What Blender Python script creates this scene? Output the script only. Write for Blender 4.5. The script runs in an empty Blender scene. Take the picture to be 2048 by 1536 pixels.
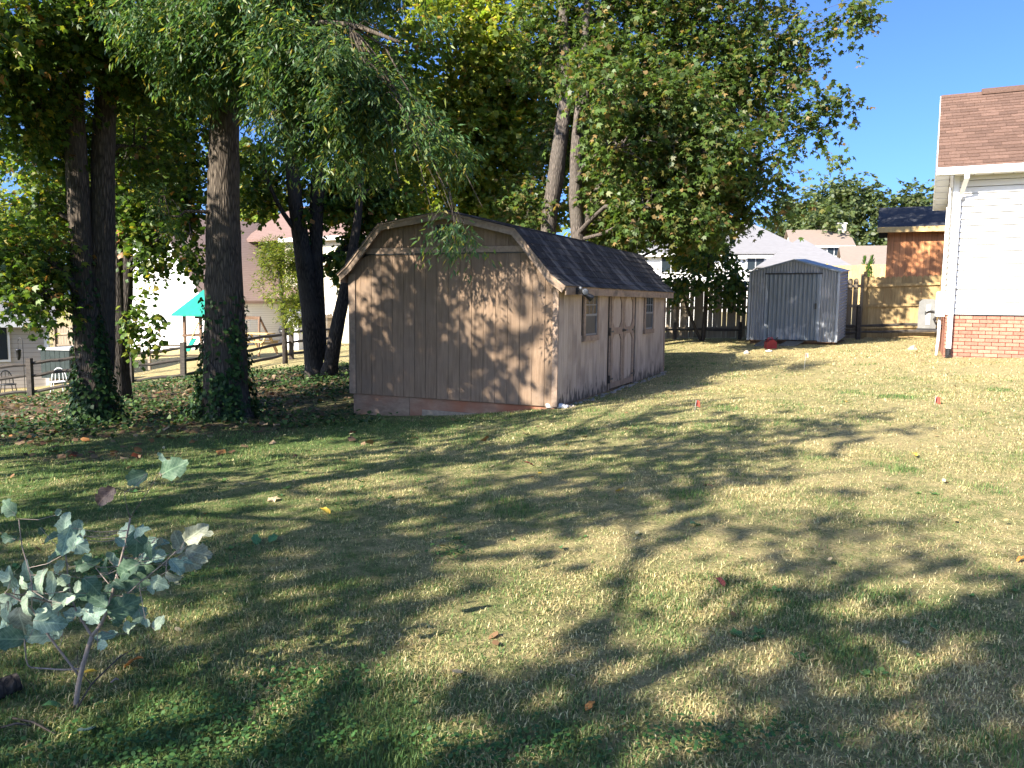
import bpy, math, random
import numpy as np
from mathutils import Matrix, Vector

# ------------------------------------------------------------------ camera, sky, sun
SC = bpy.context.scene
COL = SC.collection
FPX, PITCH, ROLL, CAMZ = 1600.0, math.radians(5.93), math.radians(0.62), 1.6
_fw = np.array([0, math.cos(PITCH), -math.sin(PITCH)])
_up0 = np.array([0, math.sin(PITCH), math.cos(PITCH)])
_rt0 = np.array([1.0, 0, 0])
_rt = math.cos(ROLL) * _rt0 + math.sin(ROLL) * _up0
_up = -math.sin(ROLL) * _rt0 + math.cos(ROLL) * _up0
cam = bpy.data.cameras.new('camera')
cam.sensor_width = 36.0
cam.lens = 36.0 * FPX / 2048.0
cam.clip_start = 0.05
cam.clip_end = 3000
camo = bpy.data.objects.new('camera', cam)
COL.objects.link(camo)
camo.matrix_world = Matrix(((_rt[0], _up[0], -_fw[0], 0), (_rt[1], _up[1], -_fw[1], 0),
                            (_rt[2], _up[2], -_fw[2], CAMZ), (0, 0, 0, 1)))
SC.camera = camo

SUN_AZ, SUN_EL = math.radians(50), math.radians(32)      # azimuth left of straight behind the camera
TOSUN = Vector((-math.sin(SUN_AZ) * math.cos(SUN_EL), -math.cos(SUN_AZ) * math.cos(SUN_EL), math.sin(SUN_EL)))
sun = bpy.data.lights.new('sun', 'SUN')
sun.energy = 4.7
sun.angle = math.radians(0.53)
sun.color = (1.0, 0.92, 0.79)
suno = bpy.data.objects.new('sun', sun)
COL.objects.link(suno)
suno.rotation_euler = TOSUN.to_track_quat('Z', 'Y').to_euler()
suno.location = (-30, -30, 40)

W = bpy.data.worlds.new('World')
SC.world = W
W.use_nodes = True
wn = W.node_tree.nodes
wn.clear()
wo = wn.new('ShaderNodeOutputWorld')
wb = wn.new('ShaderNodeBackground')
ws = wn.new('ShaderNodeTexSky')
ws.sky_type = 'NISHITA'
ws.sun_disc = False
ws.sun_elevation = SUN_EL
ws.sun_rotation = math.pi + SUN_AZ
ws.air_density = 0.55
ws.dust_density = 2.0
ws.ozone_density = 10.0
wb.inputs['Strength'].default_value = 0.1
W.node_tree.links.new(ws.outputs[0], wb.inputs[0])
W.node_tree.links.new(wb.outputs[0], wo.inputs[0])

vs = SC.view_settings
vs.view_transform = 'Standard'
vs.look = 'None'
vs.exposure = 1.85
vs.gamma = 1.0
vs.use_curve_mapping = False
SC.render.engine = 'CYCLES'
SC.cycles.max_bounces = 6
SC.cycles.diffuse_bounces = 3
SC.cycles.glossy_bounces = 3
SC.cycles.transmission_bounces = 4
SC.cycles.caustics_reflective = False
SC.cycles.caustics_refractive = False
SC.cycles.use_denoising = True

# ------------------------------------------------------------------ geometry helpers
def ray(px, py):
    return _fw + _rt * (px - 1024) / FPX - _up * (py - 768) / FPX

def P(px, py, Y):
    d = ray(px, py)
    t = Y / d[1]
    return np.array([d[0] * t, Y, CAMZ + d[2] * t])

CTRL = [(0, 0, 0), (0, 3, 0), (.67, 11.8, .0), (2, 14.6, .03), (3.4, 17.9, .05), (-2.7, 13.2, -.31), (-1, 12.4, -.2), (8.1, 14.7, .66), (10, 13.7, .72),
        (9.3, 17, .62), (7.5, 21.8, .43), (9.5, 22.2, .5), (4, 26, .38), (12, 24, .62), (-6.6, 12.7, -.47), (-4.5, 12.5, -.3),
        (-4.8, 20, -.3), (-10.5, 25.5, -.98), (-14.7, 24.5, -1.45), (-8.8, 32, -.8), (-15, 40, -.85), (-18, 30, -1.8),
        (5, 5, .22), (5, 9, .36), (-5, 5, -.1), (-9, 8, -.35), (20, 5, 1.2), (22, 20, 1.1), (14, 30, .9), (25, 40, .6), (0, 40, -.3), (-30, 35, -2.2),
        (-25, 5, -1.2), (0, -15, .1), (20, -20, .8), (-25, -20, -.8), (0, 80, -1), (60, 80, -.4), (-60, 80, -2.5), (70, 0, 1),
        (-70, 0, -2), (0, -70, 0), (150, 150, -1), (-150, 150, -3), (150, -150, 0), (-150, -150, -1), (0, 200, -2)]
_C = np.array(CTRL, float)
def _k(d):
    return np.sqrt(d * d + 0.6)
_n = len(_C)
_D = np.linalg.norm(_C[:, None, :2] - _C[None, :, :2], axis=2)
_A = np.zeros((_n + 3, _n + 3))
_A[:_n, :_n] = _k(_D)
_A[:_n, _n] = 1; _A[:_n, _n + 1:] = _C[:, :2]
_A[_n, :_n] = 1; _A[_n + 1:, :_n] = _C[:, :2].T
_w = np.linalg.solve(_A, np.concatenate([_C[:, 2], [0, 0, 0]]))
def hgt(x, y):
    x = np.asarray(x, float); y = np.asarray(y, float)
    out = _w[_n] + _w[_n + 1] * x + _w[_n + 2] * y
    for i in range(_n):
        out = out + _w[i] * np.sqrt((x - _C[i, 0]) ** 2 + (y - _C[i, 1]) ** 2 + 0.6)
    return out
def G(px, py):
    d = ray(px, py)
    prev = 0.8
    for Y in np.arange(1.0, 90, 0.05):
        p = P(px, py, Y)
        if p[2] < float(hgt(p[0], p[1])):
            lo, hi = prev, Y
            for _ in range(20):
                m = (lo + hi) / 2
                q = P(px, py, m)
                if q[2] < float(hgt(q[0], q[1])): hi = m
                else: lo = m
            return P(px, py, hi)
        prev = Y
    return P(px, py, 90)

def vnoise(x, y, z=0.0, f=1.0, seed=0):
    """cheap smooth pseudo noise in about -1..1, vectorised"""
    r = np.random.RandomState(seed)
    o = 0
    for k in range(5):
        a = r.normal(size=3) * f * (0.7 + 0.45 * k)
        o = o + np.sin(a[0] * x + a[1] * y + a[2] * z + r.uniform(0, 6.28)) / (1 + .35 * k)
    return o / 2.6

class MB:
    def __init__(s):
        s.v = []; s.f = []
    def add(s, vv, ff):
        b = len(s.v)
        s.v.extend([tuple(map(float, q)) for q in vv])
        s.f.extend([tuple(b + i for i in q) for q in ff])
        return s
    def box(s, x0, x1, y0, y1, z0, z1):
        return s.add([(x0, y0, z0), (x1, y0, z0), (x1, y1, z0), (x0, y1, z0), (x0, y0, z1), (x1, y0, z1), (x1, y1, z1), (x0, y1, z1)],
                     [(3, 2, 1, 0), (4, 5, 6, 7), (0, 1, 5, 4), (1, 2, 6, 5), (2, 3, 7, 6), (3, 0, 4, 7)])
    def prism(s, ring, vec):
        n = len(ring)
        a = [Vector(q) for q in ring]
        v = Vector(vec)
        nn = Vector((0, 0, 0))
        for i in range(n):
            nn += (a[i] - a[0]).cross(a[(i + 1) % n] - a[0])
        if nn.dot(v) > 0:
            a = a[::-1]
        vv = a + [q + v for q in a]
        ff = [tuple(range(n)), tuple(range(2 * n - 1, n - 1, -1))]
        for i in range(n):
            j = (i + 1) % n
            ff.append((j, i, n + i, n + j))
        return s.add(vv, ff)
    def tube(s, pts, rad, n=8, cap=True, wob=0.0, rng=None, flare=None):
        pts = [Vector(map(float, q)) for q in pts]
        m = len(pts)
        vv = []
        prevx = None
        for i in range(m):
            t = (pts[min(i + 1, m - 1)] - pts[max(i - 1, 0)])
            if t.length < 1e-9: t = Vector((0, 0, 1))
            t.normalize()
            ref = Vector((1, 0, 0)) if abs(t.x) < .9 else Vector((0, 1, 0))
            if prevx is not None: ref = prevx
            ax = (ref - t * ref.dot(t)).normalized()
            ay = t.cross(ax)
            prevx = ax
            r = rad[i] if hasattr(rad, '__len__') else rad
            for k in range(n):
                a = 2 * math.pi * k / n
                q = r
                if wob and rng is not None:
                    q = r * (1 + wob * (math.sin(3 * a + i * .35) * .5 + math.sin(5 * a - i * .22 + 1) * .35 + rng.uniform(-.5, .5)))
                vv.append(pts[i] + ax * math.cos(a) * q + ay * math.sin(a) * q)
        ff = []
        for i in range(m - 1):
            for k in range(n):
                k2 = (k + 1) % n
                ff.append((i * n + k, i * n + k2, (i + 1) * n + k2, (i + 1) * n + k))
        if cap:
            ff.append(tuple(range(n - 1, -1, -1)))
            ff.append(tuple(range((m - 1) * n, m * n)))
        return s.add(vv, ff)
    def mesh(s, name, mat, smooth=False):
        me = bpy.data.meshes.new(name)
        me.from_pydata(s.v, [], s.f)
        me.update()
        if mat: me.materials.append(mat)
        if smooth:
            me.polygons.foreach_set('use_smooth', [True] * len(me.polygons))
        return me
    def build(s, name, mat, parent=None, smooth=False, **kw):
        return put(name, s.mesh(name, mat, smooth), parent, **kw)

def put(name, me, parent=None, M=None, label=None, cat=None, group=None, kind=None):
    o = bpy.data.objects.new(name, me)
    COL.objects.link(o)
    if parent is not None: o.parent = parent
    if M is not None: o.matrix_basis = M
    if label: o['label'] = label
    if cat: o['category'] = cat
    if group: o['group'] = group
    if kind: o['kind'] = kind
    return o

def thing(name, loc, rz, label, cat, group=None):
    o = put(name, None, None, Matrix.Translation(Vector(map(float, loc))) @ Matrix.Rotation(rz, 4, 'Z'), label, cat, group)
    o.empty_display_size = 0.2
    return o

def fastmesh(name, V, F, mat, col=None, smooth=False):
    """V (n,3) array, F (m,k) array of equal-length faces"""
    me = bpy.data.meshes.new(name)
    V = np.ascontiguousarray(V, np.float32)
    F = np.ascontiguousarray(F, np.int32)
    me.vertices.add(len(V)); me.vertices.foreach_set('co', V.ravel())
    me.loops.add(F.size); me.loops.foreach_set('vertex_index', F.ravel())
    me.polygons.add(len(F)); me.polygons.foreach_set('loop_start', np.arange(0, F.size, F.shape[1], dtype=np.int32))
    if smooth: me.polygons.foreach_set('use_smooth', np.ones(len(F), bool))
    me.update(calc_edges=True)
    if mat: me.materials.append(mat)
    if col is not None:
        a = me.color_attributes.new('col', 'FLOAT_COLOR', 'POINT')
        c = np.ones((len(V), 4), np.float32); c[:, :3] = col
        a.data.foreach_set('color', c.ravel())
    return me

# ------------------------------------------------------------------ materials
def newmat(name):
    m = bpy.data.materials.new(name)
    m.use_nodes = True
    nt = m.node_tree
    return m, nt, nt.nodes['Principled BSDF'], nt.nodes['Material Output']

def pmat(name, c1, c2, sc=(4, 4, 4), rough=.8, bump=.15, var=.18, metal=0.0, spec=.3, detail=6, fine=None, stain=None, stainscale=1.2, stain_lo=.5, stain_hi=.72, world=False):
    m, nt, b, out = newmat(name)
    N, L = nt.nodes, nt.links
    tc = N.new('ShaderNodeTexCoord')
    oi = N.new('ShaderNodeObjectInfo')
    mul = N.new('ShaderNodeMath'); mul.operation = 'MULTIPLY'; mul.inputs[1].default_value = 0 if world else 37.0
    L.new(oi.outputs['Random'], mul.inputs[0])
    ad = N.new('ShaderNodeVectorMath'); ad.operation = 'ADD'
    if world:
        geo = N.new('ShaderNodeNewGeometry'); L.new(geo.outputs['Position'], ad.inputs[0])
    else:
        L.new(tc.outputs['Object'], ad.inputs[0])
    L.new(mul.outputs[0], ad.inputs[1])
    mp = N.new('ShaderNodeMapping'); mp.inputs['Scale'].default_value = sc
    L.new(ad.outputs[0], mp.inputs[0])
    nz = N.new('ShaderNodeTexNoise'); nz.inputs['Scale'].default_value = 1; nz.inputs['Detail'].default_value = detail
    nz.inputs['Roughness'].default_value = .62
    L.new(mp.outputs[0], nz.inputs['Vector'])
    rp = N.new('ShaderNodeValToRGB')
    rp.color_ramp.elements[0].position = .3; rp.color_ramp.elements[1].position = .7
    rp.color_ramp.elements[0].color = (*c1, 1); rp.color_ramp.elements[1].color = (*c2, 1)
    L.new(nz.outputs['Fac'], rp.inputs[0])
    hsv = N.new('ShaderNodeHueSaturation')
    vr = N.new('ShaderNodeMapRange'); vr.inputs['To Min'].default_value = 1 - var; vr.inputs['To Max'].default_value = 1 + var
    L.new(oi.outputs['Random'], vr.inputs[0])
    L.new(vr.outputs[0], hsv.inputs['Value'])
    L.new(rp.outputs[0], hsv.inputs['Color'])
    colout = hsv.outputs[0]
    if stain:
        n2 = N.new('ShaderNodeTexNoise'); n2.inputs['Scale'].default_value = stainscale; n2.inputs['Detail'].default_value = 8
        L.new(ad.outputs[0], n2.inputs['Vector'])
        r2 = N.new('ShaderNodeMapRange'); r2.inputs['From Min'].default_value = stain_lo; r2.inputs['From Max'].default_value = stain_hi
        L.new(n2.outputs['Fac'], r2.inputs[0])
        mx = N.new('ShaderNodeMixRGB'); mx.inputs[2].default_value = (*stain, 1)
        L.new(r2.outputs[0], mx.inputs[0]); L.new(colout, mx.inputs[1])
        colout = mx.outputs[0]
    L.new(colout, b.inputs['Base Color'])
    b.inputs['Roughness'].default_value = rough
    b.inputs['Metallic'].default_value = metal
    b.inputs['Specular IOR Level'].default_value = spec
    if bump:
        bp = N.new('ShaderNodeBump'); bp.inputs['Strength'].default_value = bump; bp.inputs['Distance'].default_value = .02
        src = nz
        if fine:
            n3 = N.new('ShaderNodeTexNoise'); n3.inputs['Scale'].default_value = fine; n3.inputs['Detail'].default_value = 4
            L.new(ad.outputs[0], n3.inputs['Vector']); src = n3
        L.new(src.outputs['Fac'], bp.inputs['Height'])
        L.new(bp.outputs[0], b.inputs['Normal'])
    return m

def leafmat(name, trans=.35, rough=.45, spec=.35, gain=1.0):
    m, nt, b, out = newmat(name)
    N, L = nt.nodes, nt.links
    at = N.new('ShaderNodeAttribute'); at.attribute_name = 'col'
    L.new(at.outputs['Color'], b.inputs['Base Color'])
    b.inputs['Roughness'].default_value = rough
    b.inputs['Specular IOR Level'].default_value = spec
    tr = N.new('ShaderNodeBsdfTranslucent')
    g = N.new('ShaderNodeMixRGB'); g.blend_type = 'MULTIPLY'; g.inputs[0].default_value = 1
    g.inputs[2].default_value = (1.5 * gain, 1.55 * gain, .7 * gain, 1)
    L.new(at.outputs['Color'], g.inputs[1]); L.new(g.outputs[0], tr.inputs['Color'])
    mx = N.new('ShaderNodeMixShader'); mx.inputs[0].default_value = trans
    L.new(b.outputs[0], mx.inputs[1]); L.new(tr.outputs[0], mx.inputs[2])
    L.new(mx.outputs[0], out.inputs['Surface'])
    return m

M_leaf = leafmat('leaf', .45)
M_ivy = leafmat('ivy leaf', .15, .55, .2)
M_grass = leafmat('grass blade', .25, .6, .2)
M_litter = leafmat('dry leaf', .2, .7, .15)

def barkmat(name, c1, c2, c3):
    m, nt, b, out = newmat(name)
    N, L = nt.nodes, nt.links
    geo = N.new('ShaderNodeNewGeometry')
    mp = N.new('ShaderNodeMapping'); mp.inputs['Scale'].default_value = (38, 38, 6)
    L.new(geo.outputs['Position'], mp.inputs[0])
    dn = N.new('ShaderNodeTexNoise'); dn.inputs['Scale'].default_value = 1.3; dn.inputs['Detail'].default_value = 4
    L.new(mp.outputs[0], dn.inputs['Vector'])
    av = N.new('ShaderNodeMixRGB'); av.inputs[0].default_value = .12
    L.new(mp.outputs[0], av.inputs[1]); L.new(dn.outputs['Color'], av.inputs[2])
    vo = N.new('ShaderNodeTexVoronoi'); vo.feature = 'DISTANCE_TO_EDGE'; vo.inputs['Scale'].default_value = .9
    L.new(av.outputs[0], vo.inputs['Vector'])
    rp = N.new('ShaderNodeValToRGB')
    e = rp.color_ramp.elements
    e[0].position = .0; e[0].color = (*c1, 1); e[1].position = .35; e[1].color = (*c2, 1)
    L.new(vo.outputs['Distance'], rp.inputs[0])
    n2 = N.new('ShaderNodeTexNoise'); n2.inputs['Scale'].default_value = 2.2; n2.inputs['Detail'].default_value = 6
    L.new(geo.outputs['Position'], n2.inputs['Vector'])
    r2 = N.new('ShaderNodeMapRange'); r2.inputs['From Min'].default_value = .42; r2.inputs['From Max'].default_value = .7
    L.new(n2.outputs['Fac'], r2.inputs[0])
    mx = N.new('ShaderNodeMixRGB'); mx.inputs[2].default_value = (*c3, 1)
    L.new(r2.outputs[0], mx.inputs[0]); L.new(rp.outputs[0], mx.inputs[1])
    L.new(mx.outputs[0], b.inputs['Base Color'])
    b.inputs['Roughness'].default_value = .9; b.inputs['Specular IOR Level'].default_value = .15
    bp = N.new('ShaderNodeBump'); bp.inputs['Strength'].default_value = .9; bp.inputs['Distance'].default_value = .03
    ad = N.new('ShaderNodeMath'); ad.operation = 'ADD'
    ml = N.new('ShaderNodeMath'); ml.operation = 'MULTIPLY'; ml.inputs[1].default_value = .4
    L.new(dn.outputs['Fac'], ml.inputs[0]); L.new(vo.outputs['Distance'], ad.inputs[0]); L.new(ml.outputs[0], ad.inputs[1])
    L.new(ad.outputs[0], bp.inputs['Height']); L.new(bp.outputs[0], b.inputs['Normal'])
    return m

M_bark = barkmat('grey brown bark', (.035, .028, .022), (.155, .125, .098), (.085, .07, .056))
M_bark_dark = barkmat('dark bark', (.02, .017, .015), (.085, .07, .058), (.06, .052, .045))
M_bark_pale = barkmat('pale bark', (.04, .034, .03), (.2, .165, .14), (.11, .095, .08))
M_siding = pmat('weathered barn siding', (.155, .104, .068), (.265, .182, .12), (28, 28, 2.2), .85, .35, .09, fine=90, stain=(.2, .145, .105), stainscale=1.6, stain_lo=.48, stain_hi=.75)  # gable boards: colour darkened to deepen the shade on them
def add_mould(m, top=.55):
    nt = m.node_tree; N, L = nt.nodes, nt.links
    b = N['Principled BSDF']
    src = b.inputs['Base Color'].links[0].from_socket
    tc = N.new('ShaderNodeTexCoord'); sp = N.new('ShaderNodeSeparateXYZ'); L.new(tc.outputs['Object'], sp.inputs[0])
    mp = N.new('ShaderNodeMapping'); mp.inputs['Scale'].default_value = (16, 16, 5); L.new(tc.outputs['Object'], mp.inputs[0])
    nz = N.new('ShaderNodeTexNoise'); nz.inputs['Scale'].default_value = 1; nz.inputs['Detail'].default_value = 7; L.new(mp.outputs[0], nz.inputs['Vector'])
    mr = N.new('ShaderNodeMapRange'); mr.inputs['From Min'].default_value = 0; mr.inputs['From Max'].default_value = top; mr.inputs['To Min'].default_value = .2; mr.inputs['To Max'].default_value = -.3
    L.new(sp.outputs['Z'], mr.inputs[0])
    ad = N.new('ShaderNodeMath'); ad.operation = 'ADD'; L.new(nz.outputs['Fac'], ad.inputs[0]); L.new(mr.outputs[0], ad.inputs[1])
    r2 = N.new('ShaderNodeMapRange'); r2.inputs['From Min'].default_value = .53; r2.inputs['From Max'].default_value = .68; r2.inputs['To Max'].default_value = .85; L.new(ad.outputs[0], r2.inputs[0])
    mx = N.new('ShaderNodeMixRGB'); mx.inputs[2].default_value = (.045, .04, .034, 1)
    L.new(r2.outputs[0], mx.inputs[0]); L.new(src, mx.inputs[1]); L.new(mx.outputs[0], b.inputs['Base Color'])
M_siding_side = pmat('weathered siding with painted bounce', (.36, .285, .22), (.53, .43, .345), (28, 28, 2.2), .85, .35, .09, fine=90, stain=(.24, .185, .15), stainscale=1.6, stain_lo=.48, stain_hi=.75)  # same paint as the gable, lightened: bounce and sky light put into the colour
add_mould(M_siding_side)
M_siding_dark = pmat('groove backing', (.03, .024, .02), (.05, .04, .03), (3, 3, 3), .9, 0, 0)
M_trim = pmat('weathered trim board', (.23, .162, .115), (.35, .255, .185), (20, 20, 20), .8, .25, .08, stain=(.16, .12, .09), stainscale=5, stain_lo=.55, stain_hi=.75)
M_fascia = pmat('peeling fascia', (.21, .15, .108), (.33, .245, .175), (6, 20, 20), .8, .25, .08, stain=(.1, .08, .065), stainscale=4, stain_lo=.52, stain_hi=.72)
M_shedroof = pmat('charcoal shingle', (.022, .022, .025), (.05, .048, .05), (30, 30, 30), .92, .4, .22, spec=.15, fine=160, stain=(.13, .115, .1), stainscale=3, stain_lo=.55, stain_hi=.8)
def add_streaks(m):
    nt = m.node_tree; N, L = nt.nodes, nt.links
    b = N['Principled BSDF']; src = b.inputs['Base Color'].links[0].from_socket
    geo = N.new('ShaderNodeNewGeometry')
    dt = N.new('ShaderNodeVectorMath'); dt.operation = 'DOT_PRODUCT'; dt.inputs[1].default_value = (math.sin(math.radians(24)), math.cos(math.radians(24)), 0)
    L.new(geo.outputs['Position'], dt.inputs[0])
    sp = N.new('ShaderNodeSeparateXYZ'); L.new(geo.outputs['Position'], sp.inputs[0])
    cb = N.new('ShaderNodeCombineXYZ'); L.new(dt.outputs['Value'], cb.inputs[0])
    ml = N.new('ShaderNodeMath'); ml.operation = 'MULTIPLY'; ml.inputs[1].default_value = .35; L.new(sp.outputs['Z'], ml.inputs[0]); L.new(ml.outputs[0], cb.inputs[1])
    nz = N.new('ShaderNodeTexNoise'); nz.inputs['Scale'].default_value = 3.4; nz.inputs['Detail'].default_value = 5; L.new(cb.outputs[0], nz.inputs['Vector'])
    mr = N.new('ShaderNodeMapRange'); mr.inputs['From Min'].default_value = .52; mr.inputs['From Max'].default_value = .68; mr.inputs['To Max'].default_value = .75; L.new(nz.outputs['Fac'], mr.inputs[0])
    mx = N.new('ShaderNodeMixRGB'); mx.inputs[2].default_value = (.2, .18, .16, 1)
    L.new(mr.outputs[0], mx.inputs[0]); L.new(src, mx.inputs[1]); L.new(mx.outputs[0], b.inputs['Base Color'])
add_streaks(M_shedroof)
M_skirt = pmat('foundation panel', (.2, .13, .09), (.33, .235, .165), (5, 5, 12), .9, .35, .1, stain=(.28, .11, .06), stainscale=.9, stain_lo=.45, stain_hi=.62)
M_concrete = pmat('concrete', (.24, .19, .14), (.34, .28, .21), (14, 14, 14), .9, .3, .08)
M_black = pmat('black metal', (.012, .012, .013), (.03, .03, .03), (20, 20, 20), .45, .05, .05, spec=.5)
M_white_paint = pmat('white vinyl', (.62, .615, .6), (.7, .695, .68), (1.5, 3, 9), .5, .03, .035, spec=.4, stain=(.5, .485, .455), stainscale=1.7, stain_lo=.55, stain_hi=.8)
M_white_trim = pmat('white trim', (.7, .69, .67), (.8, .79, .77), (6, 6, 2), .45, .03, .02, spec=.4, stain=(.5, .48, .45), stainscale=4, stain_lo=.56, stain_hi=.8)
M_brick = pmat('red brick', (.33, .14, .095), (.44, .205, .145), (30, 30, 30), .9, .35, .24, fine=120)
M_mortar = pmat('mortar', (.26, .165, .115), (.33, .215, .155), (40, 40, 40), .95, .3, .05)
M_houseroof = pmat('brown shingle', (.1, .062, .047), (.175, .108, .082), (34, 34, 34), .93, .4, .2, spec=.15, fine=170)
M_galv = pmat('galvanised steel', (.25, .275, .305), (.36, .385, .42), (9, 9, 2), .5, .06, .03, metal=.35, spec=.4, stain=(.42, .44, .47), stainscale=2.6, stain_lo=.56, stain_hi=.66)
M_galv_door = pmat('galvanised door', (.16, .19, .22), (.24, .275, .31), (9, 9, 2), .5, .06, .03, metal=.35, spec=.4, stain=(.4, .42, .45), stainscale=2.2, stain_lo=.58, stain_hi=.68)
M_picket = pmat('pine picket', (.27, .185, .085), (.42, .3, .145), (24, 24, 2.5), .85, .25, .2)
M_picket_new = pmat('new pine picket', (.5, .34, .14), (.62, .44, .2), (24, 24, 2.5), .8, .2, .12)
M_picket_old = pmat('old grey picket', (.2, .16, .115), (.31, .25, .18), (24, 24, 2.5), .85, .25, .2)
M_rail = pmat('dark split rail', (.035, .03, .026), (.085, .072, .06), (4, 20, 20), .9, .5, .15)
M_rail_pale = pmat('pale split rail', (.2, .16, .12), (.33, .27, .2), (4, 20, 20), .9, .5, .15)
M_cedar = pmat('cedar stained wall', (.42, .17, .07), (.58, .26, .115), (20, 20, 2), .75, .2, .14)
M_navyroof = pmat('dark shed roof', (.022, .024, .03), (.045, .048, .056), (12, 12, 12), .9, .3, .1)
M_teal = pmat('teal canvas', (.004, .19, .135), (.008, .25, .18), (4, 4, 4), .7, .05, .03)
M_wood = pmat('play frame wood', (.11, .065, .04), (.19, .115, .07), (6, 6, 20), .8, .2, .1)
M_red = pmat('red plastic', (.2, .012, .022), (.3, .02, .032), (8, 8, 8), .4, .02, .05, spec=.5)
M_plank = pmat('grey plank', (.1, .1, .09), (.19, .185, .165), (20, 4, 20), .85, .3, .1)
M_cabinet = pmat('grey cabinet', (.13, .13, .125), (.2, .2, .19), (5, 5, 5), .5, .05, .03)
M_sash = pmat('grey sash', (.16, .165, .17), (.24, .245, .25), (5, 5, 5), .5, .05, .03)
M_greyplastic = pmat('grey plastic', (.3, .3, .29), (.42, .42, .4), (5, 5, 5), .5, .05, .03)
M_stone = pmat('stone', (.28, .25, .21), (.45, .4, .35), (14, 14, 14), .9, .4, .15)
M_stem = pmat('sapling stem', (.22, .17, .14), (.36, .29, .24), (40, 40, 40), .7, .2, .05)
M_stem_dark = pmat('twig', (.06, .045, .035), (.13, .1, .075), (40, 40, 40), .8, .2, .05)
M_flag_orange = pmat('flag orange', (.3, .045, .03), (.38, .065, .04), (5, 5, 5), .5, 0, .05)
M_flag_pink = pmat('flag pink', (.6, .28, .2), (.68, .35, .26), (5, 5, 5), .5, 0, .05)
M_tubgreen = pmat('dark green panel', (.012, .02, .018), (.03, .042, .036), (5, 5, 5), .5, .05, .05)

def glassmat(name, c=(.02, .028, .034), rough=.06):
    m, nt, b, out = newmat(name)
    N, L = nt.nodes, nt.links
    geo = N.new('ShaderNodeNewGeometry')
    nz = N.new('ShaderNodeTexNoise'); nz.inputs['Scale'].default_value = 5; nz.inputs['Detail'].default_value = 5
    L.new(geo.outputs['Position'], nz.inputs['Vector'])
    mr = N.new('ShaderNodeMapRange'); mr.inputs['To Min'].default_value = rough; mr.inputs['To Max'].default_value = rough + .25
    L.new(nz.outputs['Fac'], mr.inputs[0]); L.new(mr.outputs[0], b.inputs['Roughness'])
    b.inputs['Base Color'].default_value = (*c, 1)
    b.inputs['Specular IOR Level'].default_value = .35
    return m
M_glass = glassmat('window glass')
M_screen = glassmat('window screen', (.035, .042, .05), .35)

def lapmat(name, c, exposure=.115, depth=.35):
    """far lap siding: course lines as a fine relief and a dark joint line"""
    m, nt, b, out = newmat(name)
    N, L = nt.nodes, nt.links
    geo = N.new('ShaderNodeNewGeometry')
    sp = N.new('ShaderNodeSeparateXYZ'); L.new(geo.outputs['Position'], sp.inputs[0])
    dv = N.new('ShaderNodeMath'); dv.operation = 'DIVIDE'; dv.inputs[1].default_value = exposure; L.new(sp.outputs['Z'], dv.inputs[0])
    fr = N.new('ShaderNodeMath'); fr.operation = 'FRACT'; L.new(dv.outputs[0], fr.inputs[0])
    rp = N.new('ShaderNodeValToRGB')
    e = rp.color_ramp.elements
    e[0].position = 0; e[0].color = (c[0] * .35, c[1] * .35, c[2] * .35, 1)
    e[1].position = .14; e[1].color = (*c, 1)
    L.new(fr.outputs[0], rp.inputs[0]); L.new(rp.outputs[0], b.inputs['Base Color'])
    b.inputs['Roughness'].default_value = .55
    bp = N.new('ShaderNodeBump'); bp.inputs['Strength'].default_value = depth; bp.inputs['Distance'].default_value = .02; bp.invert = True
    L.new(fr.outputs[0], bp.inputs['Height']); L.new(bp.outputs[0], b.inputs['Normal'])
    return m
M_lap_white = lapmat('white lap siding', (.78, .77, .75))
M_lap_grey = lapmat('grey lap siding', (.4, .36, .32), .17)
M_lap_cream = lapmat('cream lap siding', (.56, .5, .37), .13)
M_lap_beige = lapmat('beige lap siding', (.6, .56, .48), .15)

def farroof(name, c1, c2):
    m, nt, b, out = newmat(name)
    N, L = nt.nodes, nt.links
    geo = N.new('ShaderNodeNewGeometry')
    mp = N.new('ShaderNodeMapping'); mp.inputs['Scale'].default_value = (3, 3, 14)
    L.new(geo.outputs['Position'], mp.inputs[0])
    nz = N.new('ShaderNodeTexNoise'); nz.inputs['Scale'].default_value = 1; nz.inputs['Detail'].default_value = 6
    L.new(mp.outputs[0], nz.inputs['Vector'])
    wv = N.new('ShaderNodeTexWave'); wv.bands_direction = 'Z'; wv.inputs['Scale'].default_value = 3.2; wv.inputs['Distortion'].default_value = 1.2
    L.new(geo.outputs['Position'], wv.inputs['Vector'])
    rp = N.new('ShaderNodeValToRGB')
    rp.color_ramp.elements[0].color = (*c1, 1); rp.color_ramp.elements[1].color = (*c2, 1)
    mm = N.new('ShaderNodeMath'); mm.operation = 'MULTIPLY_ADD'; mm.inputs[1].default_value = .35
    L.new(wv.outputs['Fac'], mm.inputs[0]); 
    ms = N.new('ShaderNodeMath'); ms.operation = 'MULTIPLY'; ms.inputs[1].default_value = .8
    L.new(nz.outputs['Fac'], ms.inputs[0]); L.new(ms.outputs[0], mm.inputs[2])
    L.new(mm.outputs[0], rp.inputs[0]); L.new(rp.outputs[0], b.inputs['Base Color'])
    b.inputs['Roughness'].default_value = .92
    return m
M_roof_brown = farroof('far brown roof', (.25, .165, .13), (.4, .29, .235))
M_roof_wing = farroof('far red brown roof', (.12, .075, .062), (.2, .13, .11))
M_roof_grey = farroof('far grey roof', (.13, .13, .137), (.21, .205, .215))
M_roof_tan = farroof('far tan roof', (.15, .115, .095), (.235, .185, .15))

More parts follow.
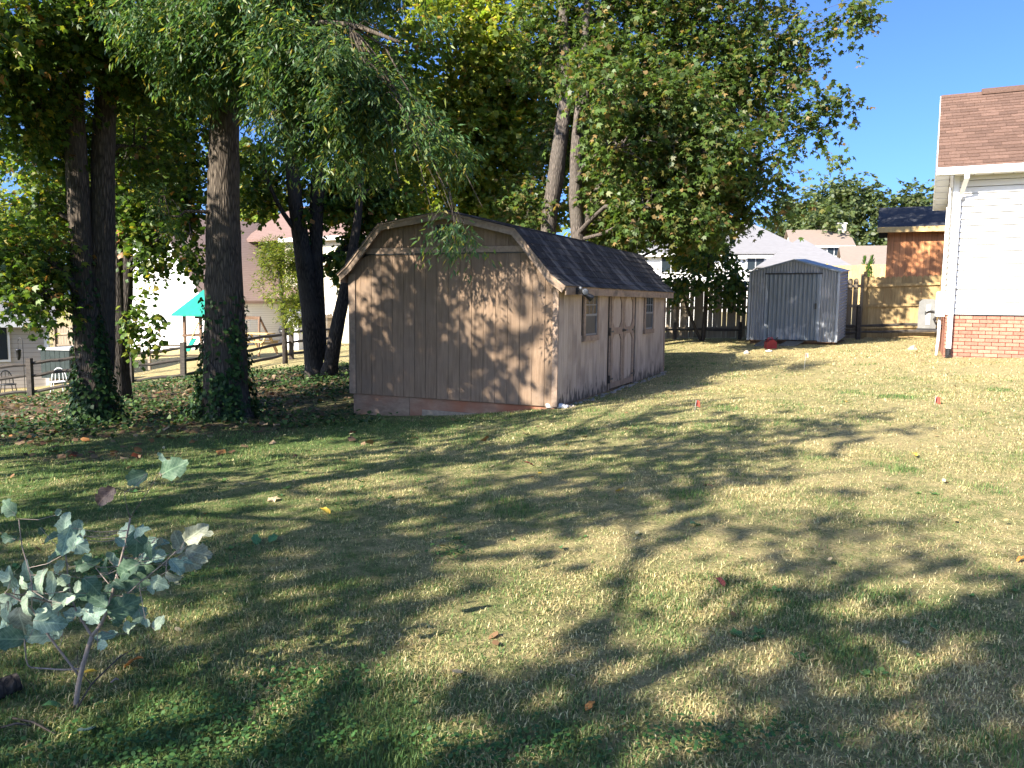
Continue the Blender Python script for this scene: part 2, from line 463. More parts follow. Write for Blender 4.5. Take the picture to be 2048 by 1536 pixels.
# ------------------------------------------------------------------ ground
def dryness(x, y):
    """0 green .. 1 straw, from the real lawn: thin and dry to the right, greener near the barn and under the trees"""
    n = vnoise(x, y, 0, .55, 3) * .5 + vnoise(x, y, 0, 1.7, 5) * .5 + vnoise(x, y, 0, 4.5, 8) * .4
    d = .5 + .05 * x + .3 * n
    d = d - .28 * np.exp(-(((x + 1.5) / 3.6) ** 2 + ((y - 10.8) / 2.2) ** 2))
    d = d - .35 * np.exp(-(((x + .9) / 1.1) ** 2 + ((y - 2.9) / .5) ** 2))
    d = np.where((y > 26) & (x < 3), d + .7, d)
    d = np.where((x < -8) & (y > 27), .95, d)
    return np.clip(d, 0, 1)

def bareness(x, y):
    """leaf litter and bare earth under the trees on the left"""
    e = -3.4 + .05 * (y - 8) + .7 * vnoise(x, y, 0, .8, 11)
    b = 1 / (1 + np.exp((x - e) * 2.2)) * (1 / (1 + np.exp(-(y - 10.6 - .5 * vnoise(x, y, 0, 1.1, 12)) * 2.2)))
    b = b * (1 / (1 + np.exp((y - 23.8 + .0 * x) * 2)))
    p = .75 * np.exp(-(((x + 4.6) / 1.5) ** 2 + ((y - 9.0) / .45) ** 2))
    return np.clip(np.maximum(b, p), 0, 1)

def axis(lo, hi, fine0, fine1, step, grow=1.12):
    c = list(np.arange(fine0, fine1 + 1e-6, step))
    s = step
    while c[-1] < hi:
        s *= grow; c.append(c[-1] + s)
    s = step
    while c[0] > lo:
        s *= grow; c.insert(0, c[0] - s)
    return np.array(c)
gx = axis(-700, 700, -13, 13, .2)
gy = axis(-300, 1500, 1.5, 26, .2)
GX, GY = np.meshgrid(gx, gy)
gz = hgt(GX, GY)
far = np.clip((np.hypot(GX, GY) - 90) / 80, 0, 1)
gz = gz * (1 - far) + (-1.5) * far
gz += np.where(np.hypot(GX, GY) < 40, .012 * vnoise(GX, GY, 0, 3.1, 21) + .02 * vnoise(GX, GY, 0, 1.0, 22), 0)
nx_, ny_ = len(gx), len(gy)
idx = np.arange(nx_ * ny_).reshape(ny_, nx_)
GF = np.stack([idx[:-1, :-1], idx[:-1, 1:], idx[1:, 1:], idx[1:, :-1]], -1).reshape(-1, 4)
dr, ba = dryness(GX, GY), bareness(GX, GY)
gcol = np.stack([dr, ba, dr * 0], -1).reshape(-1, 3)

def groundmat():
    m, nt, b, out = newmat('lawn ground')
    N, L = nt.nodes, nt.links
    at = N.new('ShaderNodeAttribute'); at.attribute_name = 'col'
    sp = N.new('ShaderNodeSeparateColor'); L.new(at.outputs['Color'], sp.inputs[0])
    geo = N.new('ShaderNodeNewGeometry')
    def noise(scale, det=6, rgh=.65):
        n = N.new('ShaderNodeTexNoise'); n.inputs['Scale'].default_value = scale; n.inputs['Detail'].default_value = det
        n.inputs['Roughness'].default_value = rgh
        L.new(geo.outputs['Position'], n.inputs['Vector']); return n.outputs['Fac']
    def mix(f, a, c):
        x = N.new('ShaderNodeMixRGB')
        L.new(f, x.inputs[0]) if not isinstance(f, float) else setattr(x.inputs[0], 'default_value', f)
        for s, v in ((1, a), (2, c)):
            if isinstance(v, tuple): x.inputs[s].default_value = (*v, 1)
            else: L.new(v, x.inputs[s])
        return x.outputs[0]
    def rng_(f, lo, hi):
        x = N.new('ShaderNodeMapRange'); x.inputs['From Min'].default_value = lo; x.inputs['From Max'].default_value = hi
        L.new(f, x.inputs[0]); return x.outputs[0]
    fine = rng_(noise(42, 5, .75), .3, .72)
    mid = rng_(noise(9, 6), .3, .7)
    green = mix(fine, (.06, .1, .03), (.16, .22, .07))
    straw = mix(fine, (.25, .2, .095), (.62, .52, .26))
    # shift dryness by small noise so that it breaks into tufts
    ad = N.new('ShaderNodeMath'); ad.operation = 'MULTIPLY_ADD'; ad.inputs[1].default_value = .7
    sb = N.new('ShaderNodeMath'); sb.operation = 'SUBTRACT'; sb.inputs[1].default_value = .5
    L.new(mid, sb.inputs[0]); L.new(sb.outputs[0], ad.inputs[0]); L.new(sp.outputs[0], ad.inputs[2])
    lawn = mix(rng_(ad.outputs[0], .15, .85), green, straw)
    soil = mix(rng_(noise(17, 7, .7), .3, .7), (.075, .052, .034), (.2, .145, .095))
    lit = mix(rng_(noise(60, 3), .52, .66), mix(rng_(noise(3.5, 5), .42, .6), soil, (.04, .055, .022)), (.22, .155, .095))
    colr = mix(sp.outputs[1], lawn, lit)
    L.new(colr, b.inputs['Base Color'])
    b.inputs['Roughness'].default_value = .95; b.inputs['Specular IOR Level'].default_value = .1
    bp = N.new('ShaderNodeBump'); bp.inputs['Strength'].default_value = .8; bp.inputs['Distance'].default_value = .04
    L.new(fine, bp.inputs['Height']); L.new(bp.outputs[0], b.inputs['Normal'])
    return m
gme = fastmesh('ground', np.stack([GX, GY, gz], -1).reshape(-1, 3), GF, groundmat(), gcol, True)
put('ground', gme, kind='structure')

def gh(x, y):
    return hgt(x, y) + .012 * vnoise(x, y, 0, 3.1, 21) + .02 * vnoise(x, y, 0, 1.0, 22)

# ------------------------------------------------------------------ barn shed
SA = math.radians(90 - 24)                       # local x runs along the side wall, local y along the gable to the left
A0 = (.67, 11.8, .04)
shed = thing('barn_shed', A0, SA, 'brown gambrel-roofed barn shed with double doors and two windows', 'shed')
SL, SW = 6.64, 3.66
PROF = [(0, 1.82), (.62, 2.54), (1.83, 2.82), (3.04, 2.66), (3.66, 2.0)]
def prof(y):
    return float(np.interp(y, [p[0] for p in PROF], [p[1] for p in PROF]))
core = MB().prism([(0.004, 0.004, 0), (0.004, SW - .004, 0)] + [(0.004, min(max(y, .004), SW - .004), z - .01) for y, z in PROF[::-1]], (SL - .008, 0, 0))
core.build('wall_core', M_siding_dark, shed)
bw = SW / 18
for i in range(18):
    y0, y1 = i * bw + .0032, (i + 1) * bw - .0032
    for lo, hi in ((0.0, 2.28), (2.385, 9)):
        ys = [y0] + [p[0] for p in PROF if y0 < p[0] < y1] + [y1]
        top = [(y, min(hi, prof(y))) for y in ys]
        if max(t[1] for t in top) <= lo + .03: continue
        top = [(y, max(z, lo + .004)) for y, z in top]
        dy = random.Random(i).uniform(-.002, .001)
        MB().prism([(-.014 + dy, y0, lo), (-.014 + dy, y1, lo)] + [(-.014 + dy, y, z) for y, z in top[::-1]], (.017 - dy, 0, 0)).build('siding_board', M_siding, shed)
# trim band across the gable with its dark flashing line
MB().box(-.03, .002, prof and .42, 3.34, 2.29, 2.38).build('gable_trim', M_trim, shed)
MB().box(-.034, .002, .42, 3.34, 2.272, 2.287).build('flashing', M_black, shed)
for y0, y1 in ((SW - .1, SW + .012), (-.012, .075)):
    zt = 1.97 if y0 > 1 else 1.83
    MB().box(-.034, .0, y0, y1, 0, zt).build('corner_board', M_trim, shed)
MB().box(-.03, .05, SW + .0, SW + .03, 0, 1.97).build('corner_board', M_trim, shed)
# vent in the gable
vent = MB().box(-.03, -.016, 1.7, 2.04, 2.5, 2.72).build('vent', M_black, shed)
for k in range(5):
    MB().prism([(-.034, 1.72, 2.52 + k * .04), (-.05, 1.72, 2.51 + k * .04), (-.05, 1.72, 2.515 + k * .04), (-.034, 1.72, 2.535 + k * .04)], (0, .3, 0)).build('slat', M_black, vent)
# side wall boards, split round the openings
openings = [(1.12, 1.74, 1.02, 1.69), (2.5, 4.05, 0.0, 1.8), (4.87, 5.49, 1.02, 1.69)]
nb = 33
sw_ = SL / nb
for i in range(nb):
    x0, x1 = i * sw_ + .003, (i + 1) * sw_ - .003
    segs = [(0.0, 1.82)]
    for (a, b_, c, d) in openings:
        if x1 > a and x0 < b_:
            segs = [s for s in ((0.0, c), (d, 1.82)) if s[1] - s[0] > .01]
    for lo, hi in segs:
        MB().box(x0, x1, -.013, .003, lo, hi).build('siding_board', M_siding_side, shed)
MB().box(SL - .07, SL + .012, -.03, -.013, 0, 1.8).build('corner_board', M_trim, shed)
# windows
for wx in (1.05, 4.80):
    win = MB().box(wx + .06, wx + .70, -.022, -.012, 1.0, 1.71).build('window', M_screen, shed)
    MB().box(wx - .01, wx + .78, -.05, -.013, 1.685, 1.785).build('head_trim', M_trim, win)
    MB().box(wx - .02, wx + .74, -.06, -.013, .925, 1.015).build('sill', M_trim, win)
    MB().box(wx, wx + .085, -.045, -.013, 1.017, 1.683).build('side_trim', M_trim, win)
    MB().box(wx + .675, wx + .76, -.045, -.013, 1.017, 1.683).build('side_trim', M_trim, win)
    # sashes
    MB().box(wx + .087, wx + .673, -.036, -.0225, 1.33, 1.365).build('meeting_rail', M_sash, win)
    for zz in (1.02, 1.655):
        MB().box(wx + .087, wx + .673, -.034, -.0225, zz, zz + .025).build('sash_rail', M_sash, win)
    for xx in (wx + .087, wx + .648):
        MB().box(xx, xx + .025, -.0335, -.0225, 1.046, 1.654).build('sash_stile', M_sash, win)
    for k in range(1, 3):
        xx = wx + .087 + .586 * k / 3
        MB().box(xx - .007, xx + .007, -.031, -.0225, 1.366, 1.654).build('muntin', M_sash, win)
    MB().box(wx + .113, wx + .647, -.030, -.0225, 1.503, 1.517).build('muntin', M_sash, win)
    for k in range(3):
        for z0, z1 in ((1.366, 1.502), (1.518, 1.654)):
            xa = wx + .113 + .178 * k
            MB().box(xa + .003, xa + .172, -.0265, -.023, z0, z1).build('pane', M_glass, win)
# double door
for k, (x0, x1) in enumerate(((2.53, 3.27), (3.285, 4.02))):
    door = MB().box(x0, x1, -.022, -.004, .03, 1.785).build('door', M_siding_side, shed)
    t = .105
    for xx in (x0, x1 - t):
        MB().box(xx, xx + t, -.042, -.0225, .03, 1.785).build('stile', M_trim, door)
    for zz, hh in ((1.66, .125), (.985, .12), (.03, .1)):
        MB().box(x0 + t + .001, x1 - t - .001, -.0415, -.0225, zz, zz + hh).build('door_rail', M_trim, door)
    c = .1
    for (xx, zz, sx, sz) in ((x0 + t, 1.66, 1, -1), (x1 - t, 1.66, -1, -1), (x0 + t, 1.105, 1, 1), (x1 - t, 1.105, -1, 1),
                             (x0 + t, .985, 1, -1), (x1 - t, .985, -1, -1)):
        MB().prism([(xx + .001 * sx, -.0405, zz + .001 * sz), (xx + c * sx, -.0405, zz + .001 * sz), (xx + .001 * sx, -.0405, zz + c * sz)], (0, .018, 0)).build('corner_brace', M_trim, door)
    hx = x0 + .0 if k == 0 else x1
    for zz in (1.72, 1.04, .2):
        h = MB()
        s_ = 1 if k == 0 else -1
        h.box(min(hx - .035 * s_, hx + .14 * s_), max(hx - .035 * s_, hx + .14 * s_), -.05, -.0425, zz - .015, zz + .015)
        h.box(min(hx - .06 * s_, hx - .01 * s_), max(hx - .06 * s_, hx - .01 * s_), -.048, -.014, zz - .07, zz + .07)
        h.build('hinge', M_black, door)
MB().box(3.225, 3.335, -.056, -.043, 1.02, 1.075).tube([(3.25, -.056, 1.05), (3.25, -.1, 1.05), (3.36, -.1, 1.05)], .012, 6).build('door_handle', M_black, shed)
MB().box(2.47, 2.515, -.03, -.0135, 0, 1.82).build('door_jamb', M_trim, shed)
MB().box(4.035, 4.08, -.03, -.0135, 0, 1.82).build('door_jamb', M_trim, shed)
# roof: outline path seen on the gable, deck, rake boards, shingles
PATH = [(-.17, 1.78), (.04, 1.93), (.64, 2.62), (1.83, 2.91), (3.02, 2.75), (3.63, 2.1), (3.81, 1.96)]
def inset(path, d):
    out = []
    for i, p in enumerate(path):
        a = Vector(path[max(i - 1, 0)]); b_ = Vector(path[min(i + 1, len(path) - 1)])
        p = Vector(p)
        n = Vector((0, 0))
        cnt = 0
        for q0, q1 in ((a, p), (p, b_)):
            t = q1 - q0
            if t.length > 1e-6:
                t.normalize(); n += Vector((t.y, -t.x)); cnt += 1
        n.normalize()
        out.append((p.x + n.x * d, p.y + n.y * d))
    return out
IN = inset(PATH, .028)
IN2 = inset(PATH, .112)
for i in range(len(PATH) - 1):
    a, b_, c, d = PATH[i], PATH[i + 1], IN[i + 1], IN[i]
    MB().prism([(-.18, a[0], a[1]), (-.18, b_[0], b_[1]), (-.18, c[0], c[1]), (-.18, d[0], d[1])], (SL + .36, 0, 0)).build('roof_deck', M_trim, shed)
    a, b_, c, d = IN[i], IN[i + 1], IN2[i + 1], IN2[i]
    for xx in (-.165, SL + .13):
        MB().prism([(xx, a[0], a[1] - .002), (xx, b_[0], b_[1] - .002), (xx, c[0], c[1]), (xx, d[0], d[1])], (.03, 0, 0)).build('rake_board', M_fascia, shed)
MB().box(-.13, SL + .13, -.165, -.145, 1.655, 1.765).build('fascia', M_fascia, shed)
MB().box(-.13, SL + .13, -.143, -.014, 1.735, 1.75).build('soffit', M_trim, shed)
MB().box(-.13, SL + .13, 3.775, 3.795, 1.83, 1.94).build('fascia', M_fascia, shed)

def along(path, s):
    for i in range(len(path) - 1):
        a, b_ = Vector(path[i]), Vector(path[i + 1])
        l = (b_ - a).length
        if s <= l or i == len(path) - 2:
            return a + (b_ - a) * (s / l), (b_ - a).normalized()
        s -= l
RS = [PATH[0], PATH[1], PATH[2]]
rl = sum((Vector(RS[i + 1]) - Vector(RS[i])).length for i in range(2))
ncr, tabw = 8, .322
exps = rl / ncr
tabmesh = []
rr = random.Random(5)
for k in range(4):
    w = tabw - .012
    j = [rr.uniform(-.006, .006) for _ in range(4)]
    b_ = MB()
    b_.add([(0, 0 + j[0], 0.002), (w, 0 + j[1], .002), (w, exps * 1.15, -.003), (0, exps * 1.15, -.003), (0, j[0], .011), (w, j[1], .011 + j[2] * .4), (w, exps * 1.15, .003), (0, exps * 1.15, .003)],
           [(3, 2, 1, 0), (4, 5, 6, 7), (0, 1, 5, 4), (1, 2, 6, 5), (2, 3, 7, 6), (3, 0, 4, 7)])
    tabmesh.append(b_.mesh('shingle', M_shedroof))
for c in range(ncr):
    p, t = along(RS, c * exps - .012 * (c == 0) + .001)
    q, _ = along(RS, min(c * exps + exps, rl - .001))
    t = (q - p).normalized()
    nrm = Vector((-t.y, t.x))
    if nrm.y < 0: nrm = -nrm
    x = -.185 - (tabw / 2 if c % 2 else 0)
    while x < SL + .18:
        xs = max(x, -.19)
        M = Matrix(((1, 0, 0, xs), (0, t.x, nrm.x, p.x + nrm.x * .004), (0, t.y, nrm.y, p.y + nrm.y * .004), (0, 0, 0, 1)))
        if x < -.2:
            M = M @ Matrix.Diagonal((.45, 1, 1, 1))
        put('shingle', rr.choice(tabmesh), shed, M)
        x += tabw
# other slopes: one strip per course
for seg, n in (((PATH[2], PATH[3]), 8), ((PATH[4], PATH[3]), 8), ((PATH[6], PATH[5]), 2), ((PATH[5], PATH[4]), 6)):
    a, b_ = Vector(seg[0]), Vector(seg[1])
    for c in range(n):
        p = a + (b_ - a) * (c / n); q = a + (b_ - a) * min(1, (c + 1.1) / n)
        t = (q - p).normalized(); nr = Vector((-t.y, t.x)); nr = nr if nr.y > 0 else -nr
        ring = [(-.19, p.x + nr.x * .002, p.y + nr.y * .002), (-.19, q.x + nr.x * .002, q.y + nr.y * .002), (-.19, q.x + nr.x * .006, q.y + nr.y * .006), (-.19, p.x + nr.x * .014, p.y + nr.y * .014)]
        MB().prism(ring, (SL + .38, 0, 0)).build('shingle_course', M_shedroof, shed)
MB().prism([(-.19, 1.72, 2.9), (-.19, 1.83, 2.925), (-.19, 1.94, 2.905), (-.19, 1.94, 2.918), (-.19, 1.83, 2.942), (-.19, 1.72, 2.915)], (SL + .38, 0, 0)).build('ridge_cap', M_shedroof, shed)
# foundation skirt below the gable and along the side
def skirt(x0, y0, x1, y1, zt, mat, name, thick):
    n = 14
    top, bot = [], []
    d = Vector((x1 - x0, y1 - y0, 0)).normalized()
    for k in range(n + 1):
        f = k / n
        lx, ly = x0 + (x1 - x0) * f, y0 + (y1 - y0) * f
        w = shed.matrix_basis @ Vector((lx, ly, 0))
        bot.append((lx, ly, float(gh(w.x, w.y)) - A0[2] - .12)); top.append((lx, ly, zt))
    MB().prism(bot + top[::-1], thick).build(name, mat, shed)
skirt(.02, .02, .02, 2.55, -.012, M_skirt, 'foundation_panel', (.1, 0, 0))
skirt(.016, 2.556, .016, 3.64, -.012, M_skirt, 'foundation_panel', (.1, 0, 0))
skirt(-.02, .3, -.02, 2.3, -.19, M_concrete, 'foundation_footing', (.03, 0, 0))
skirt(.03, .03, SL - .03, .03, -.012, M_concrete, 'foundation_wall', (0, .1, 0))
MB().box(0, SL, 0.002, SW, -.011, -.001).build('floor_deck', M_wood, shed)

# flood light on the eave corner
fl = thing('flood_light', tuple(shed.matrix_basis @ Vector((.34, -.17, 1.72))), SA, 'black twin flood light fixed to the eave corner of the barn shed', 'light')
MB().box(-.06, .06, -.035, .004, -.05, .05).build('base_plate', M_black, fl)
for s_ in (-1, 1):
    hd = MB()
    d = Vector((.08 * s_ - .02, -.1, -.04 - .03 * s_))
    o = Vector((.03 * s_, -.03, 0))
    hd.tube([o, o + d * .5], .014, 6)
    hd.tube([o + d * .45, o + d * .7, o + d * 1.25, o + d * 1.6], [.025, .035, .045, .055], 10)
    lh = hd.build('lamp_head', M_black, fl, True)
    MB().tube([o + d * 1.601, o + d * 1.62], [.048, .044], 10).build('lens', M_sash, lh, True)
MB().tube([(0, -.03, .02), (.0, -.06, .06)], [.03, .02], 8).build('sensor', M_sash, fl, True)

# plastic drain piece and rubble by the near corner
w = G(1113, 818)
dp = thing('drain_spout', w, math.radians(12), 'white plastic drain spout piece lying at the barn shed corner', 'drain pipe')
MB().tube([(-.16, .02, .05), (-.02, 0, .055), (.08, -.02, .045), (.13, -.05, .02)], [.035, .04, .042, .045], 10).build('spout', M_white_trim, dp, True)
MB().tube([(.12, -.045, .027), (.145, -.058, .012)], [.052, .052], 10).build('collar', M_white_trim, dp, True)
rs = random.Random(9)
st = MB()
for k in range(130):
    u = rs.uniform(.05, SL)
    w = shed.matrix_basis @ Vector((u, -rs.uniform(.03, .2), 0))
    z = float(gh(w.x, w.y)); s_ = rs.uniform(.012, .04)
    pts = []
    for a in range(5):
        pts.append((w.x + math.cos(a * 1.26) * s_ * rs.uniform(.7, 1.2), w.y + math.sin(a * 1.26) * s_ * rs.uniform(.7, 1.2), z + rs.uniform(0, .3) * s_))
    b0 = [(p[0], p[1], z - .02) for p in pts]
    st.add(b0 + pts + [(w.x, w.y, z + s_ * .8)], [(i, (i + 1) % 5, 5 + (i + 1) % 5, 5 + i) for i in range(5)] + [(5 + i, 5 + (i + 1) % 5, 10) for i in range(5)])
st.build('gravel', M_stone, None, label='pale rubble strip along the foot of the barn shed', cat='gravel', kind='stuff')

# ------------------------------------------------------------------ white house on the right
HY = math.radians(-27)
hc = P(1888, 713, 14.8)
HZ = float(hc[2])
house = thing('white_house', hc, HY, 'white lap-sided house with red brick base and brown shingle roof', 'house')
HD, HLEN = 5.2, 9.0
zb = 1.44 - HZ            # top of brick
ze = 3.93 - HZ            # soffit height
zr = 5.95 - HZ            # ridge
# core
MB().prism([(.03, .03, -.6), (.03, HD - .03, -.6), (.03, HD - .03, ze - .02), (.03, HD / 2, zr - .32), (.03, .03, ze - .02)], (HLEN - .06, 0, 0)).build('wall_core', M_mortar, house)
MB().box(.05, HLEN - .1, .012, .0295, zb - .001, ze - .02).build('sheathing', M_siding_dark, house)
# bricks, the near 2.3 m one by one
bl, bh, jt = .203, .0575, .0102
bm = []
rr = random.Random(3)
for k in range(3):
    b_ = MB(); j = lambda: rr.uniform(-.002, .002)
    b_.box(0, bl, -.012 + j(), .04, 0, bh)
    bm.append(b_.mesh('brick', M_brick))
half = MB().box(0, bl / 2 - .005, -.012, .04, 0, bh).mesh('brick', M_brick)
rest = MB()
nc = 20
for c in range(nc):
    z = zb - .012 - (c + 1) * (bh + jt)
    x = 0.0
    if c % 2:
        if z > -.25: put('brick', half, house, Matrix.Translation((0, rr.uniform(-.002, .002), z)))
        x = bl / 2 + .005
    while x < HLEN:
        if x < 2.1 and z > -.25:
            put('brick', rr.choice(bm), house, Matrix.Translation((x, rr.uniform(-.002, .002), z)))
        else:
            rest.box(x, min(x + bl, HLEN), -.012, .04, z, z + bh)
        x += bl + jt
    y = .045
    while y < HD:
        rest.box(-.012, .03, y, min(y + bl, HD), z, z + bh)
        y += bl + jt
rest.build('brickwork', M_brick, house, kind='stuff')
# lap siding courses, front and left wall
ex = .1143
nco = int((ze - zb) / ex) + 1
for c in range(nco):
    z0 = zb + c * ex; z1 = min(z0 + ex, ze)
    if z1 - z0 < .02: continue
    MB().prism([(.07, .03, z0 + .009), (.07, -.032, z0 + .007), (.07, -.032, z0 + .016), (.07, -.003, z1 - .001), (.07, .03, z1 - .001)], (HLEN - .07, 0, 0)).build('siding_board', M_white_paint, house)
    MB().prism([(.03, .07, z0), (-.016, .07, z0), (-.015, .07, z0 + .008), (-.003, .07, z1 - .001), (.03, .07, z1 - .001)], (0, HD - .14, 0)).build('siding_board', M_white_paint, house)
nb = int((zr - .2 - ze) / ex)
for c in range(nb):
    z0 = ze + c * ex; z1 = z0 + ex
    f = 1 - (z0 - ze) / (zr - .15 - ze)
    if f <= .03: break
    h_ = HD / 2 * f
    MB().prism([(.03, HD / 2 - h_, z0), (-.016, HD / 2 - h_, z0), (-.003, HD / 2 - h_, z1 - .001), (.03, HD / 2 - h_, z1 - .001)], (0, 2 * h_, 0)).build('siding_board', M_white_paint, house)
# corner boards
MB().box(-.024, .068, -.042, -.003, zb, ze - .001).build('corner_board', M_white_trim, house)
MB().box(-.024, -.003, -.002, .068, zb, ze - .001).build('corner_board', M_white_trim, house)
MB().box(-.03, .068, HD - .068, HD + .02, zb - .1, ze - .001).build('corner_board', M_white_trim, house)
MB().box(.0, HLEN, -.03, -.0165, zb - .014, zb - .001).build('starter_strip', M_black, house)
# roof
OV, RO = .34, .30
sl = (zr - ze) / (HD / 2)
def roofz(y): return ze + .09 + (y + OV) * sl * (HD / 2) / (HD / 2 + OV)
y_e = -OV
zE, zRd = ze + .10, zr
ang = math.atan2(zRd - zE, HD / 2 + OV)
MB().prism([(-RO, y_e, zE), (-RO, HD / 2, zRd), (-RO, HD / 2, zRd - .13), (-RO, y_e, zE - .11)], (HLEN + .3, 0, 0)).build('roof_deck', M_houseroof, house)
MB().prism([(-RO, HD + OV, zE), (-RO, HD / 2 + .001, zRd), (-RO, HD / 2 + .001, zRd - .13), (-RO, HD + OV, zE - .11)], (HLEN + .3, 0, 0)).build('roof_deck', M_houseroof, house)
slen = (HD / 2 + OV) / math.cos(ang)
ncr = 25
e_ = slen / ncr
ca, sa = math.cos(ang), math.sin(ang)
sm = []
rr = random.Random(12)
for k in range(4):
    w = .3; d = rr.choice((0, 0, .035))
    b_ = MB()
    b_.add([(.003, -d * .5, .001), (w - .003, -d * .5, .001), (w - .003, e_ * 1.1, -.003), (.003, e_ * 1.1, -.003), (.003, -d * .5, .014 + d * .12), (w - .003, -d * .5, .014 + d * .12), (w - .003, e_ * 1.1, .003), (.003, e_ * 1.1, .003)],
           [(3, 2, 1, 0), (4, 5, 6, 7), (0, 1, 5, 4), (1, 2, 6, 5), (2, 3, 7, 6), (3, 0, 4, 7)])
    sm.append(b_.mesh('shingle', M_houseroof))
rest = MB()
for c in range(ncr):
    s0 = c * e_ - .012
    py_, pz_ = y_e + s0 * ca, zE + s0 * sa + .003
    x = -RO - .012 + (0, .11, .21, .06, .17)[c % 5] - .3
    while x < HLEN:
        if x + .3 <= -RO: x += .3; continue
        xs = max(x, -RO - .012)
        scx = (x + .3 - xs) / .3
        M = Matrix(((1, 0, 0, xs), (0, ca, -sa, py_), (0, sa, ca, pz_), (0, 0, 0, 1))) @ Matrix.Diagonal((scx, 1, 1, 1))
        if x < 1.95:
            put('shingle', rr.choice(sm), house, M)
        else:
            d = .0
            q = [M @ Vector(v) for v in ((.003, 0, .001), (.297, 0, .001), (.297, e_ * 1.1, -.003), (.003, e_ * 1.1, -.003), (.003, 0, .014), (.297, 0, .014), (.297, e_ * 1.1, .003), (.003, e_ * 1.1, .003))]
            rest.add(q, [(3, 2, 1, 0), (4, 5, 6, 7), (0, 1, 5, 4), (1, 2, 6, 5), (2, 3, 7, 6), (3, 0, 4, 7)])
        x += .3
    s1 = s0
    yb, zb2 = HD + OV - s0 * ca, zE + s0 * sa + .003
    rest.prism([(-RO - .01, yb, zb2), (-RO - .01, yb - e_ * 1.1 * ca, zb2 + e_ * 1.1 * sa), (-RO - .01, yb - e_ * 1.1 * ca, zb2 + e_ * 1.1 * sa + .006), (-RO - .01, yb, zb2 + .016)], (HLEN + .3, 0, 0))
rest.build('shingles', M_houseroof, house, kind='stuff')
MB().prism([(.42, HD / 2 - .17, zRd - .075), (.42, HD / 2 - .17, zRd - .035), (.42, HD / 2, zRd + .075), (.42, HD / 2 + .17, zRd - .035), (.42, HD / 2 + .17, zRd - .075), (.42, HD / 2, zRd + .03)], (HLEN - .6, 0, 0)).build('ridge_vent', M_houseroof, house)
MB().prism([(-RO - .01, HD / 2 - .13, zRd - .08), (-RO - .01, HD / 2, zRd + .018), (-RO - .01, HD / 2 + .13, zRd - .08), (-RO - .01, HD / 2, zRd + .002)], (.74, 0, 0)).build('ridge_cap', M_houseroof, house)
# fascia, rake soffit with grooves, eave soffit, gutter, downspout
for s_ in (0, 1):
    yy = (lambda y: y) if s_ == 0 else (lambda y: HD - y)
    MB().prism([(-RO - .022, yy(-OV), zE - .115), (-RO - .022, yy(HD / 2), zRd - .135), (-RO - .022, yy(HD / 2), zRd - .001), (-RO - .022, yy(-OV), zE - .001)], (.02, 0, 0)).build('rake_fascia', M_white_trim, house)
    n = 16
    for k in range(n):
        a, b_ = k / n + .002, (k + 1) / n - .004
        ya, yb = -OV + (HD / 2 + OV) * a, -OV + (HD / 2 + OV) * b_
        za, zb3 = zE - .13 + (zRd - zE) * a, zE - .13 + (zRd - zE) * b_
        MB().prism([(-RO, yy(ya), za), (-RO, yy(yb), zb3), (-RO, yy(yb), zb3 + .012), (-RO, yy(ya), za + .012)], (RO - .02, 0, 0)).build('soffit_slat', M_white_paint, house)
n = 30
for k in range(n):
    xa = -.02 + k * .3
    MB().box(xa + .004, xa + .296, -OV + .02, -.004, ze - .004, ze + .006).build('soffit_slat', M_white_paint, house)
MB().prism([(-RO - .02, -OV - .002, zE - .005), (-RO - .02, -OV - .125, zE + .0), (-RO - .02, -OV - .135, zE - .03), (-RO - .02, -OV - .12, zE - .05), (-RO - .02, -OV - .1, zE - .12), (-RO - .02, -OV - .002, zE - .12)], (HLEN + .3, 0, 0)).build('gutter', M_white_trim, house)
MB().prism([(-RO - .02, HD + OV + .002, zE - .005), (-RO - .02, HD + OV + .125, zE + .0), (-RO - .02, HD + OV + .1, zE - .12), (-RO - .02, HD + OV + .002, zE - .12)], (HLEN + .3, 0, 0)).build('gutter', M_white_trim, house)
ds = MB()
dpts = [(.16, -OV - .06, zE - .1), (.16, -OV - .06, zE - .2), (.1, -.1, zE - .44), (.06, -.075, zE - .52)]
for i in range(3):
    a, b_ = Vector(dpts[i]), Vector(dpts[i + 1])
    ds.prism([a + Vector((-.04, -.03, 0)), a + Vector((.04, -.03, 0)), a + Vector((.04, .03, 0)), a + Vector((-.04, .03, 0))], b_ - a)
ds.box(.02, .1, -.105, -.045, .14, zE - .515)
dso = ds.build('downspout', M_white_trim, house)
for zz in (zE - .9, zb + .5):
    MB().box(.01, .11, -.108, -.018, zz, zz + .03).build('strap', M_white_trim, dso)
hose = MB()
for k in range(7):
    hose.tube([(.06, -.075, .15 - k * .03), (.06, -.075, .135 - k * .03)], .058, 10)
hose.tube([(.06, -.075, .16), (.06, -.08, 0.02), (.08, -.16, -.02)], .047, 10)
hose.build('drain_hose', M_black, house)
# meter box with conduit on the left wall
mb = MB().box(-.17, -.026, .55, .85, zb - .05, zb + .42).build('meter_box', M_white_trim, house)
MB().box(-.185, -.171, .57, .83, zb - .03, zb + .4).build('box_cover', M_white_paint, mb)
MB().tube([(-.1, .7, zb - .05), (-.1, .68, zb - .5), (-.12, .62, -.02)], .028, 8).build('conduit', M_white_trim, house, True)
MB().tube([(-.06, .78, zb + .42), (-.06, .78, ze - .1)], .022, 8).build('conduit', M_white_trim, house, True)

